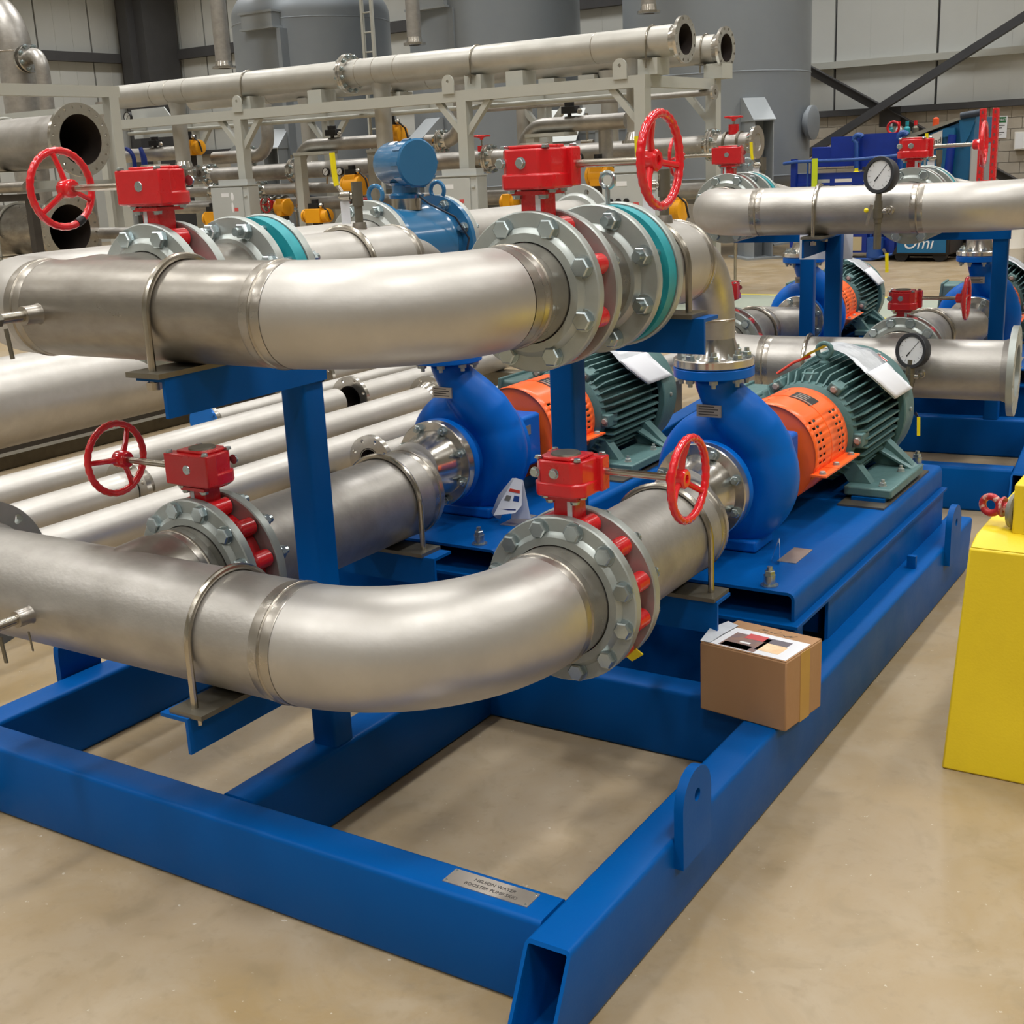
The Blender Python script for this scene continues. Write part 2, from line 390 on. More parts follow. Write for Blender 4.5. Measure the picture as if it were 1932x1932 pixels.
def handwheel(parent, c, ax, R=.1035, rt=.0095, rot=0, mt='red_gloss', dish=.022, n=120, hub=True):
    a, u, wv = perp(ax); c = V(c)
    pts = [c + a * dish + (u * math.cos(2 * PI * k / n) + wv * math.sin(2 * PI * k / n)) * (R - rt) for k in range(n)]
    wh = part('handwheel', MB().tube(pts, [rt * (1 + .07 * math.sin(k * 2 * PI * 30 / n)) for k in range(n)], 12, True), mt, parent)
    for k in range(3):
        th = 2 * PI * k / 3 + rot; d = u * math.cos(th) + wv * math.sin(th)
        part('spoke', MB().tube([c + d * .012 + a * .003, c + d * .045 + a * .007, c + d * (R - rt) + a * dish], [.0085, .0072, .0068], 10), mt, wh)
    if hub: part('hub', MB().lathe(c, a, [(-.026, .001), (-.026, .019), (-.02, .023), (.014, .023), (.018, .019), (.018, .010), (.012, .009), (.012, .001)], 24), mt, wh)
    return wh
def valve(x, y0, y1, z, r_pipe, r_bc, nb, side, zg, label, wrot, hub):
    """lug butterfly valve clamped between two flanges at y0..y1, worm gear box on a neck, handwheel towards side*x"""
    hubx = hub / .82
    t = thing('butterfly_valve', label, 'valve', (x, (y0 + y1) / 2, z - r_bc), 'red butterfly valves on the pump skids')
    yc = (y0 + y1) / 2; rb = r_bc - .022
    part('valve_body', MB().lathe((x, y0 + .002, z), (0, 1, 0), [(0, r_pipe - .012), (0, rb), (y1 - y0 - .004, rb), (y1 - y0 - .004, r_pipe - .012)], 56, True), 'red_paint', t)
    for p in ringpts((x, yc, z), (0, 1, 0), r_bc, nb):
        L = (y1 - y0) * .5 - .003
        part('lug', MB().lathe(p, (0, 1, 0), [(-L, .001), (-L, .016), (-L + .008, .0235), (L - .008, .0235), (L, .016), (L, .001)], 18), 'red_paint', t)
        d = (p - V((x, yc, z))).normalized()
        part('lug_web', MB().bar(V((x, yc, z)) + d * (rb - .01), p, .018, .018, (0, 1, 0)), 'red_paint', t)
    part('neck', MB().cbox((x, yc, (z + rb - .02 + zg) / 2), (.058, .056, zg - z - rb + .03)), 'red_paint', t, bevel=.004)
    part('neck_flange', MB().cbox((x, yc, zg - .012), (.085, .085, .008)), 'red_paint', t)
    part('number_strip', MB().cbox((x + side * .016, yc - .0288, (z + rb + zg) / 2), (.013, .0012, (zg - z - rb) * .8)), 'paper', t)
    for q in ((-.033, -.033), (.033, -.033)): bolt(t, (x + q[0], yc + q[1], zg - .016), (0, 0, -1), .011)
    S = M.Translation((x, yc, zg)) @ (M.Identity(4) if side > 0 else M.Rotation(PI, 4, 'Z')) @ M.Diagonal((.82, .82, 1.12, 1))
    def G(p): return S @ V(p)
    def prism(poly, z0, z1): return MB().prism([G((a, b, z0)) for a, b in poly], (0, 0, (z1 - z0) * 1.12))
    g = part('gearbox', prism([(-.078, -.045), (-.055, -.07), (.045, -.07), (.07, -.05), (.082, .03), (-.085, .03)], .02, .072), 'red_paint', t, bevel=.004)
    part('gearbox_base', prism([(-.085, -.045), (-.062, -.076), (.052, -.076), (.082, -.05), (.082, .05), (.05, .062), (-.07, .062), (-.09, .03)], -.004, .026), 'red_paint', g, bevel=.005)
    part('worm_housing', prism([(-.09, .02), (.098, .02), (.098, .066), (-.09, .066)], -.001, .073), 'red_paint', g, bevel=.004)
    part('gearbox_cover', prism([(-.066, -.04), (-.046, -.06), (.04, -.06), (.06, -.042), (.06, .045), (-.066, .045)], .072, .079), 'red_paint', g, bevel=.003)
    part('position_dial', MB().lathe(G((-.004, -.006, .079)), (0, 0, 1), [(0, .001), (0, .036), (.004, .034), (.004, .001)], 28), 'pad', g)
    part('plug', MB().lathe(G((.0, .066, .038)), S.to_3x3() @ V((0, 1, 0)), [(0, .001), (0, .013), (.002, .012), (.002, .001)], 18), 'zinc', g)
    for a, b in ((-.07, -.05), (.058, -.052), (-.075, .055), (.08, .055)): bolt(g, G((a, b, .073)), (0, 0, 1), .0085)
    for a in (-.07, -.008): bolt(g, G((a, -.069, .046)), S.to_3x3() @ V((0, -1, 0)), .0115, name='stop_bolt')
    for a, b in ((-.05, -.05), (.06, -.03), (.05, .045)): bolt(g, G((a, b, -.004)), (0, 0, -1), .010)
    part('shaft', MB().cyl(G((.095, .044, .04)), G((hubx - .02, .044, .04)), .0088, n=20), 'rod', t)
    handwheel(t, G((hubx, .044, .04)), S.to_3x3() @ V((1, 0, 0)), rot=wrot)
    return t
def motor_thing(x, where, bag=True):
    z = .655
    t = thing('electric_motor', 'gray-green finned electric motor ' + where, 'motor', (x, 2.65, .436), 'finned motors on the pump skids')
    ax = (0, 1, 0); o = (x, 0, z)
    part('stator_housing', MB().lathe(o, ax, [(2.49, .1), (2.49, .172), (2.95, .172), (2.95, .1)], 56), 'motor_green', t)
    part('end_bell', MB().lathe(o, ax, [(2.415, .001), (2.415, .075), (2.44, .08), (2.445, .13), (2.475, .18), (2.5, .186), (2.5, .1)], 56), 'motor_green', t)
    part('shaft', MB().cyl((x, 2.3, z), (x, 2.42, z), .03), 'rod', t)
    part('fan_cover', MB().lathe(o, ax, [(2.925, .212), (2.925, .236), (2.93, .24), (3.04, .24), (3.075, .225), (3.09, .19), (3.095, .001)], 56), 'motor_green', t)
    nf = 44
    for k in range(nf):
        a = 2 * PI * (k + .5) / nf; dg = math.degrees(a) % 360
        if 247 < dg < 293: continue
        d = V((math.cos(a), 0, math.sin(a))); e = V((-math.sin(a), 0, math.cos(a))) * .0028
        out = .222 if not (225 < dg < 315) else .2
        prof = [(2.475, .165), (2.478, .185), (2.52, out), (2.905, out), (2.915, out - .008), (2.915, .165)]
        part('cooling_fin', MB().prism([V(o) + V((0, yy, 0)) + d * rr - e for yy, rr in prof], e * 2), 'motor_green', t, ang=.3)
    for a in (57, -4, 123, 184):
        d = V((math.cos(math.radians(a)), 0, math.sin(math.radians(a)))); b = V((x, 2.5, z)) + d * .196
        f = part('tie_boss', MB().bar(b + V((0, -.028, 0)), b + V((0, .05, 0)), .05, .034, d), 'motor_green', t, bevel=.005)
        bolt(f, b + V((0, -.028, 0)), (0, -1, 0), .012, mt='galvanized')
    part('lifting_boss', MB().lathe((x, 2.53, z + .17), (0, 0, 1), [(0, .001), (0, .034), (.04, .03), (.045, .012), (.055, .01), (.055, .001)], 20), 'motor_green', t)
    ey = part('lifting_eye', MB().tube(arc((x, 2.68, z + .268), (1, 0, 0), (0, 0, 1), .026, 0, 345, 22), .0095, 10, True), 'motor_green', t)
    part('eye_shank', MB().lathe((x, 2.68, z + .205), (0, 0, 1), [(0, .001), (0, .02), (.02, .02), (.026, .012), (.04, .011), (.04, .001)], 18), 'motor_green', ey)
    for s in (-1, 1):
        f = part('mounting_foot', MB().box((x + s * .245 - .085, 2.44, .449), (x + s * .245 + .085, 2.86, .482)), 'motor_green', t, bevel=.006)
        part('foot_rib', MB().prism([(x + s * .31, 2.77, .482), (x + s * .315, 2.84, .482), (x + s * .15, 2.84, z - .05), (x + s * .13, 2.77, z - .08)], (-s * .016, 0, 0)), 'motor_green', f)
        part('foot_web', MB().prism([(x + s * .17, 2.8, .482), (x + s * .31, 2.8, .482), (x + s * .2, 2.8, .58), (x + s * .12, 2.8, .6)], (0, .05, 0)), 'motor_green', f)
        part('foot_web', MB().prism([(x + s * .16, 2.5, .482), (x + s * .24, 2.5, .482), (x + s * .17, 2.5, .57), (x + s * .1, 2.5, .57)], (0, .05, 0)), 'motor_green', f)
        for yy in (2.49, 2.72): bolt(f, (x + s * .285, yy, .482), (0, 0, 1), .013, stud=True, mt='galvanized')
    tb = part('terminal_box', MB().box((x - .31, 2.5, z - .03), (x - .2, 2.74, z + .12)), 'motor_green', t, bevel=.012)
    part('box_lid', MB().prism([(x - .325, 2.49, z - .03), (x - .31, 2.49, z + .13), (x - .295, 2.49, z + .13), (x - .31, 2.49, z - .03)], (0, .26, 0)), 'motor_green', tb, bevel=.004)
    for a in (62, 2):
        d = V((math.cos(math.radians(a)), 0, math.sin(math.radians(a))))
        bolt(t, V((x, 2.985, z)) + d * .24, d, .008, mt='galvanized', name='screw')
    # caution sticker on the fan cover, bent to it
    q = []; 
    for i in range(5):
        a = math.radians(52 + 16 * i / 4); q.append((math.cos(a), math.sin(a)))
    lb = part('caution_sticker', MB().add([(x + c_ * .2412, yy, z + s_ * .2412) for yy in (2.955, 2.985) for c_, s_ in q], [(i, i + 1, i + 6, i + 5) for i in range(4)]), 'white', t, 'white sticker with a red stripe')
    part('stripe', MB().add([(x + c_ * .2418, yy, z + s_ * .2418) for yy in (2.964, 2.976) for c_, s_ in q[:5]], [(i, i + 1, i + 6, i + 5) for i in range(4)]), 'tag_red', lb)
    return t
def doc_pouch(x, where):
    z = .655; mb = MB(); nu, nv = 18, 6; vs = []
    rr = random.Random(int(abs(x) * 100))
    K_ = [(97, 2.69, 2.78, .285), (74, 2.70, 2.91, .262), (61.5, 2.685, 2.94, .252), (50, 2.672, 2.913, .25), (40, 2.685, 2.916, .25), (30, 2.72, 2.946, .25), (19.5, 2.78, 3.005, .25)]
    for i in range(nu + 1):
        s = i / nu * (len(K_) - 1); k = min(int(s), len(K_) - 2); f_ = s - k
        a, ya, yb, r = [K_[k][q] * (1 - f_) + K_[k + 1][q] * f_ for q in range(4)]
        for j in range(nv + 1):
            v = j / nv; a_ = math.radians(a); y = ya + (yb - ya) * v; jit = .004 if i < 7 else .0012; q = r + rr.uniform(-jit, jit)
            vs.append((x + math.cos(a_) * q, y, z + math.sin(a_) * q))
    fs = [(i * (nv + 1) + j, i * (nv + 1) + j + 1, (i + 1) * (nv + 1) + j + 1, (i + 1) * (nv + 1) + j) for i in range(nu) for j in range(nv)]
    mb.add(vs, fs)
    t = thing('document_pouch', 'clear pouch of white papers ' + where, 'pouch', (x, 2.8, z + .2), 'document pouches on the motors')
    o = part('pouch_film', mb, 'film', t)
    so = o.modifiers.new('s', 'SOLIDIFY'); so.thickness = .002
    ps = MB(); vs2 = []
    for i in range(9, nu + 1):
        for j in range(nv + 1):
            p = V(vs[i * (nv + 1) + j]); d = V((p.x - x, 0, p.z - z)).normalized(); vs2.append(p + d * (.0025))
    k = nu - 8
    ps.add(vs2, [(i * (nv + 1) + j, i * (nv + 1) + j + 1, (i + 1) * (nv + 1) + j + 1, (i + 1) * (nv + 1) + j) for i in range(k - 1) for j in range(nv)])
    o2 = part('paper', ps, 'paper', t); so = o2.modifiers.new('s', 'SOLIDIFY'); so.thickness = .003; so.offset = 1
    return t
def guard_thing(x, where):
    z = .655; r = .174; y0, y1 = 2.10, 2.43
    t = thing('coupling_guard', 'orange slotted coupling guard ' + where, 'guard', (x, 2.26, .436), 'orange coupling guards')
    # upper shell: grid with the vent slots left open
    rows = []; a = -14.0
    slots_a = [(-9 + 7.8 * k, -9 + 7.8 * k + 3) for k in range(7)] + [(97 + 7.8 * k, 97 + 7.8 * k + 3) for k in range(7)]
    br = sorted(set([-18, 198] + [round(v, 2) for s_ in slots_a for v in s_] + list(range(44, 96, 6)) + list(range(156, 198, 6))))
    slots_y = [(2.135, 2.161), (2.172, 2.198), (2.335, 2.361), (2.372, 2.398)]
    bry = sorted(set([y0, y1] + [v for s_ in slots_y for v in s_])); vs = []; fs = []
    for an in br:
        for yy in bry:
            vs.append((x + r * math.cos(math.radians(an)), yy, z + r * math.sin(math.radians(an))))
    ny = len(bry); ss = set((round(a_, 2), b_) for a_, b_ in [(s_[0], q[0]) for s_ in slots_a for q in slots_y])
    for i in range(len(br) - 1):
        for j in range(ny - 1):
            if (round(br[i], 2), bry[j]) in ss: continue
            fs.append((i * ny + j, i * ny + j + 1, (i + 1) * ny + j + 1, (i + 1) * ny + j))
    o = part('upper_shell', MB().add(vs, fs), 'orange', t); so = o.modifiers.new('s', 'SOLIDIFY'); so.thickness = .003; so.offset = -1
    lo = MB()
    q = [(x + r * math.cos(math.radians(an)), z + r * math.sin(math.radians(an))) for an in range(198, 343, 8)]
    lo.add([(a_, yy, b_) for yy in (y0, y1) for a_, b_ in q], [(i, i + 1, len(q) + i + 1, len(q) + i) for i in range(len(q) - 1)])
    o = part('lower_shell', lo, 'orange', t); so = o.modifiers.new('s', 'SOLIDIFY'); so.thickness = .003; so.offset = -1
    part('end_plate', MB().lathe((x, y0 + .006, z), (0, 1, 0), [(0, .085), (0, r - .004), (.003, r - .004), (.003, .085)], 48, True), 'orange', t)
    part('seam_band', MB().lathe((x, 2.26, z), (0, 1, 0), [(0, r), (0, r + .0015), (.004, r + .0015), (.004, r)], 64, True), 'orange', t)
    for s in (-1, 1):
        zz = z + r * math.sin(math.radians(-18))
        xs = x + s * r * math.cos(math.radians(18))
        for y_a, y_b in ((2.08, 2.2), (2.205, 2.44)):
            f = part('guard_flange', MB().box((min(xs - s * .004, xs + s * .05), y_a, zz - .002), (max(xs - s * .004, xs + s * .05), y_b, zz + .004)), 'orange', t)
            for yy in ((2.11,) if y_a < 2.1 else (2.25, 2.41)): bolt(f, (xs + s * .028, yy, zz + .004), (0, 0, 1), .011, mt='galvanized')
    # black warning label bent to the shell
    N = 6; A = [math.radians(56 + 27 * i / N) for i in range(N + 1)]
    lb = part('warning_label', MB().add([(x + math.cos(a_) * (r + .0012), yy, z + math.sin(a_) * (r + .0012)) for yy in (2.25, 2.34) for a_ in A], [(i, i + 1, N + 2 + i, N + 1 + i) for i in range(N)]), 'black', t, 'black label with pale lines')
    for k in range(4):
        yy = 2.262 + .019 * k
        part('label_line', MB().add([(x + math.cos(a_) * (r + .002), yv, z + math.sin(a_) * (r + .002)) for yv in (yy, yy + .008) for a_ in A[(2 if k else 0):-1]], [(i, i + 1, len(A[(2 if k else 0):-1]) + i + 1, len(A[(2 if k else 0):-1]) + i) for i in range(len(A[(2 if k else 0):-1]) - 1)]), 'plate_metal', lb)
    return t
def pump_thing(x, where):
    z = .65; y = 1.80
    t = thing('centrifugal_pump', 'bright blue centrifugal pump ' + where, 'pump', (x, 1.8, .43), 'blue centrifugal pumps')
    mb = MB(); pts = []; rs = []
    for k in range(38):
        a = 100 + k * 7.9; s = k / 37.0
        rad = .128 + .022 * s; tr = .062 + .03 * s
        pts.append((x + rad * math.cos(math.radians(a)), y, z + rad * math.sin(math.radians(a)))); rs.append(tr)
    for dx, dz, tr in ((.128, .095, .09), (.1, .155, .09), (.06, .21, .084), (.025, .26, .072), (.006, .295, .064), (0, .32, .062), (0, .345, .062)):
        pts.append((x + dx, y - .1 * max(0, (dz - .095) / .25), z + dz)); rs.append(tr)
    mb.tube(pts, rs, 26)
    mb.lathe((x, y - .005, z), (0, 1, 0), [(.082 * math.sin(t_), .148 + .082 * math.cos(t_)) for t_ in [2 * PI * k / 20 for k in range(20)]], 56, ring=True)
    mb.lathe((x, 0, z), (0, 1, 0), [(1.72, .1), (1.735, .125), (1.74, .17), (1.77, .185), (1.86, .185), (1.885, .17), (1.885, .1)], 56)
    vc = part('volute_casing', mb, 'pump_blue', t, ang=3)
    rm = vc.modifiers.new('r', 'REMESH'); rm.mode = 'VOXEL'; rm.voxel_size = .0075; rm.use_smooth_shade = True
    sm = vc.modifiers.new('m', 'SMOOTH'); sm.factor = .5; sm.iterations = 14
    part('suction_cover', MB().lathe((x, 0, z), (0, 1, 0), [(1.645, .092), (1.69, .096), (1.715, .108), (1.728, .14), (1.732, .18), (1.742, .185), (1.745, .1)], 56), 'pump_blue', t)
    flange(t, (x, 1.621, z), (0, 1, 0), .15, .03, .075, 8, .121, 'pump_blue', name='suction_flange', bolts=False)
    yd = 1.70
    df = flange(t, (x, yd, .99), (0, 0, 1), .122, .03, .05, 8, .098, 'pump_blue', name='discharge_flange', bolts=False)
    for p in ringpts((x, yd, .99), (0, 0, 1), .098, 8): bolt(df, p, (0, 0, -1), .014, stud=True, mt='galvanized')
    part('back_plate', MB().lathe((x, 0, z), (0, 1, 0), [(1.88, .1), (1.88, .2), (1.905, .2), (1.91, .15), (1.93, .12), (1.93, .05)], 56), 'pump_blue', t)
    bf = part('bearing_frame', MB().lathe((x, 0, z), (0, 1, 0), [(1.92, .04), (1.92, .135), (1.945, .13), (1.96, .1), (2.03, .09), (2.1, .085), (2.2, .078), (2.21, .03)], 40), 'pump_blue', t)
    part('frame_adapter', MB().box((x - .12, 1.91, z - .09), (x + .135, 2.085, z + .1)), 'pump_blue', bf, bevel=.012)
    part('adapter_plate', MB().box((x + .135, 1.965, z + .03), (x + .1375, 2.01, z + .065)), 'plate_metal', bf)
    for k in range(4): bolt(bf, (x + .135, 1.935, z - .07 + .03 * k), (1, 0, 0), .008, mt='galvanized')
    part('shaft', MB().cyl((x, 2.2, z), (x, 2.3, z), .025), 'rod', t)
    part('pump_foot', MB().box((x - .13, 1.72, .431), (x + .13, 1.87, .47)), 'pump_blue', t, bevel=.008)
    part('foot_pillar', MB().box((x - .07, 1.75, .45), (x + .07, 1.85, .56)), 'pump_blue', t, bevel=.01)
    part('frame_foot', MB().box((x - .06, 2.0, .431), (x + .06, 2.06, .6)), 'pump_blue', t, bevel=.008)
    yn = y - .1 * .62 - .0772
    np_ = part('nameplate', MB().box((x - .04, yn - .001, .868), (x + .04, yn + .006, .905)), 'plate_metal', t)
    for k in range(4): part('nameplate_line', MB().box((x - .033, yn - .002, .874 + .008 * k), (x + .03 - .012 * (k % 2), yn - .0009, .877 + .008 * k)), 'ink', np_)
    for dx, dz in ((.13, .12), (.17, .07), (.185, .02)):
        part('cast_number', MB().box((x + dx - .004, 1.735, z + dz - .012), (x + dx + .004, 1.742, z + dz + .012)), 'pump_blue', t)
    return t
def base_thing(x, where):
    t = thing('pump_base_plate', 'blue steel base under the motor ' + where, 'base plate', (x, 2.24, .33), 'pump and motor bases')
    xl, xr = x - .35, x + .35; zt, zb = .43, .345; r = .022; th = .009
    def prof(o, rr):
        q = [(xl + o, zb)]
        q += [(xl + o + rr - rr * math.cos(math.radians(a)), zt - o - rr + rr * math.sin(math.radians(a))) for a in range(0, 91, 18)]
        q += [(xr - o - rr + rr * math.sin(math.radians(a)), zt - o - rr + rr * math.cos(math.radians(a))) for a in range(0, 91, 18)]
        return q + [(xr - o, zb)]
    A = prof(0, r); B = list(reversed(prof(th, r - th)))
    part('deck', MB().prism([(a, 1.42, b) for a, b in A + B], (0, 1.65, 0)), 'blue_paint', t)
    part('sole_plate', MB().box((xl - .025, 1.385, .335), (xr + .022, 3.07, .3445)), 'blue_paint', t)
    for s, xx in ((1, xr + .008), (-1, xl + .02)):
        part('support_web', MB().box((xx - .005, 1.68, BH), (xx + .005, 3.05, .335)), 'blue_paint', t)
    for yy in (1.72, 2.9): part('support_channel', MB().box((xl + .03, yy, BH), (xr - .03, yy + .06, .335)), 'blue_paint', t)
    for s in (-1, 1):
        part('shim_plate', MB().box((x + s * .25 - .085, 2.36, .4301), (x + s * .25 + .078, 2.95, .437)), 'shim', t)
        for yy in (2.43, 2.73): part('motor_spacer', MB().box((x + s * .26 - .068, yy, .437), (x + s * .26 + .05, yy + .13, .449)), 'blue_paint', t)
    for s in (-1, 1):
        for yy in (1.46, 3.04):
            a = part('anchor_sleeve', MB().lathe((x + s * .26, yy, .43), (0, 0, 1), [(0, .001), (0, .026), (.004, .026), (.004, .017), (.03, .017), (.03, .001)], 18), 'zinc', t)
            bolt(a, (x + s * .26, yy, .46), (0, 0, 1), .016, stud=True)
    part('rating_plate', MB().box((x + .2, 1.68, .4301), (x + .26, 1.83, .4325)), 'plate_metal', t, 'bare metal plate')
    return t
def spool(x, ya, xp, where, drop_label):
    """suction side between valve and pump: flange, pipe, eccentric reducer, weld neck flange"""
    z = .636; zp = .65
    t = thing('suction_spool', 'stainless suction pipe with flange and eccentric reducer ' + where, 'pipe', (x, 1.1, z - .14))
    flange(t, (x, ya, z), (0, 1, 0), .203, .028, .118, 12, .178, 'galvanized', d=.0215, stud=True, face=1, hub=(.012, .146))
    part('pipe', MB().lathe((x, 0, z), (0, 1, 0), [(ya + .002, .12), (ya + .002, .1365), (1.275, .1365), (1.275, .12)], 56), 'stainless', t)
    mb = MB(); vs = []; fs = []; n = 48; K = 10
    for k in range(K + 1):
        s = k / K; e = s * s * (3 - 2 * s); r = .1365 + (.1 - .1365) * e
        for j in range(n):
            a = 2 * PI * j / n; vs.append((x + (xp - x) * e + r * math.cos(a), 1.275 + .2 * s, z + (zp - z) * e + r * math.sin(a)))
    for k in range(K):
        for j in range(n): fs.append((k * n + j, k * n + (j + 1) % n, (k + 1) * n + (j + 1) % n, (k + 1) * n + j))
    part('reducer', mb.add(vs, fs), 'stainless', t, ang=1.2)
    weld_ring(t, (x, 1.275, z), (0, 1, 0), .1368)
    part('weld_neck', MB().lathe((xp, 0, zp), (0, 1, 0), [(1.475, .1), (1.5, .1005), (1.565, .116), (1.59, .118)], 56), 'polished', t)
    flange(t, (xp, 1.585, zp), (0, 1, 0), .15, .034, .075, 8, .131, 'polished', d=.0155, stud=True, face=-1, name='pump_flange')
    u_bolt((x, 1.157, z), (0, 1, 0), .1365, .045, 'stainless u-bolt clamping the suction pipe ' + where, 'u-bolts on the pump skids')
def chain(x, yf, xp, where, ub=1.15, vy=1.27, eye=True):
    """discharge side: flange pair round the valve, short spool, teal check valve, then spool, reducer and elbow down to the pump"""
    z = 1.36; rf = .176; bc = .149; d = .0225
    t = thing('flanged_spool_piece', 'short stainless spool between two galvanized flanges ' + where, 'pipe', (x, yf + .17, z - rf))
    flange(t, (x, yf, z), (0, 1, 0), rf, .025, .095, 8, bc, 'galvanized', d=d, stud=True, face=1, hub=(.01, .118))
    flange(t, (x, yf + .205, z), (0, 1, 0), rf, .025, .095, 8, bc, 'galvanized', d=d, stud=True, face=-1, hub=(.012, .118))
    part('pipe', MB().lathe((x, 0, z), (0, 1, 0), [(yf + .003, .1), (yf + .003, .1095), (yf + .226, .1095), (yf + .226, .1)], 48), 'weld', t)
    yc = yf + .23
    c = thing('check_valve', 'teal wafer check valve clamped between flanges ' + where, 'valve', (x, yc + .045, z - .165), 'teal check valves')
    part('valve_ring', MB().lathe((x, yc, z), (0, 1, 0), [(.002, .09), (.002, .126), (.044, .126), (.046, .170), (.087, .170), (.087, .09)], 56, True), 'teal', c)
    for p in ringpts((x, yc, z), (0, 1, 0), bc, 8):
        part('stud', MB().cyl(p, p + V((0, .09, 0)), .011, n=12), 'zinc', c)
    if eye:
        e = part('lifting_eye', MB().tube(arc((x, yc + .066, z + .228), (1, 0, 0), (0, 0, 1), .018, -78, 258, 24), .0052, 10), 'zinc', c, 'bright zinc eye bolt')
        part('eye_shank', MB().cyl((x, yc + .066, z + .16), (x, yc + .066, z + .212), .0056, n=12), 'zinc', e)
    y4 = yc + .09
    s = thing('discharge_spool', 'stainless discharge pipe and elbow dropping ' + where, 'pipe', (x, 1.3, z - .2))
    flange(s, (x, y4, z), (0, 1, 0), rf, .025, .095, 8, bc, 'galvanized', d=d, stud=True, face=1, hub=(.012, .118))
    part('pipe', MB().lathe((x, 0, z), (0, 1, 0), [(y4 + .003, .1), (y4 + .003, .1095), (1.33, .1095), (1.33, .1)], 48), 'stainless_pale', s)
    weld_ring(s, (x, 1.33, z), (0, 1, 0), .1097, .04)
    n = 44; vs = []; fs = []; K = 10; r1 = .063
    for k in range(K + 1):
        q = k / K; e_ = q * q * (3 - 2 * q); r = .1095 + (r1 - .1095) * e_
        for j in range(n):
            a = 2 * PI * j / n; vs.append((x + (xp - x) * e_ + r * math.cos(a), 1.33 + .14 * q, z + r * math.sin(a)))
    for k in range(K):
        for j in range(n): fs.append((k * n + j, k * n + (j + 1) % n, (k + 1) * n + (j + 1) % n, (k + 1) * n + j))
    part('reducer', MB().add(vs, fs), 'stainless', s, ang=1.2)
    yd = 1.70; R = .2
    part('pipe', MB().cyl((xp, 1.47, z), (xp, yd - R, z), r1, n=44), 'stainless', s)
    part('elbow', MB().tube(arc((xp, yd - R, z - R), (0, 0, 1), (0, 1, 0), R, 0, 90, 18), r1, 44), 'stainless', s, ang=1.2)
    part('drop_pipe', MB().cyl((xp, yd, z - R), (xp, yd, 1.1), r1, n=44), 'stainless', s)
    for p, a in (((xp, yd - R, z), (0, 1, 0)), ((xp, yd, z - R), (0, 0, 1))):
        part('weld_bead', MB().lathe(V(p) - V(a) * .004, a, [(0, r1), (.002, r1 + .002), (.006, r1 + .002), (.008, r1)], 40), 'weld_bead', s)
    part('weld_neck', MB().lathe((xp, yd, 0), (0, 0, 1), [(1.105, r1), (1.095, r1 + .002), (1.05, .078), (1.044, .082)], 44), 'polished', s)
    flange(s, (xp, yd, 1.0215), (0, 0, 1), .122, .026, .05, 8, .098, 'polished', d=.0145, stud=True, face=1, name='pump_flange')
    v = thing('vent_valve', 'small ball valve with yellow lever, discharge pipe ' + where, 'valve', (x, vy, z + .105), 'yellow lever vent valves')
    part('weldolet', MB().lathe((x, vy, z + .1), (0, 0, 1), [(0, .001), (0, .023), (.02, .021), (.028, .019), (.028, .001)], 20), 'weld', v)
    part('riser', MB().lathe((x, vy, z + .12), (0, 0, 1), [(0, .0125), (.055, .0125), (.055, .0165), (.125, .0165), (.125, .001)], 20), 'pad', v)
    part('side_nipple', MB().lathe((x, vy, z + .205), (-.9, -.43, 0), [(0, .009), (.02, .009), (.022, .015), (.05, .015), (.052, .01), (.06, .001)], 14), 'rod', v)
    part('lever', MB().bar((x - .032, vy - .02, z + .205), (x - .055, vy - .025, z + .24), .006, .012, (0, 1, 0)), 'rod', v)
    part('lever_grip', MB().tube([(x - .055, vy - .025, z + .235), (x - .06, vy - .025, z + .27), (x - .063, vy - .025, z + .33)], [.008, .0085, .0085], 10), 'valve_yellow', v)
    part('paper_tag', MB().box((x - .055, vy - .0145, z + .125), (x - .02, vy - .0135, z + .19)), 'paper', v)
    u_bolt((x, ub, z), (0, 1, 0), .1095, .03, 'stainless u-bolt clamping the discharge pipe ' + where, 'u-bolts on the pump skids')
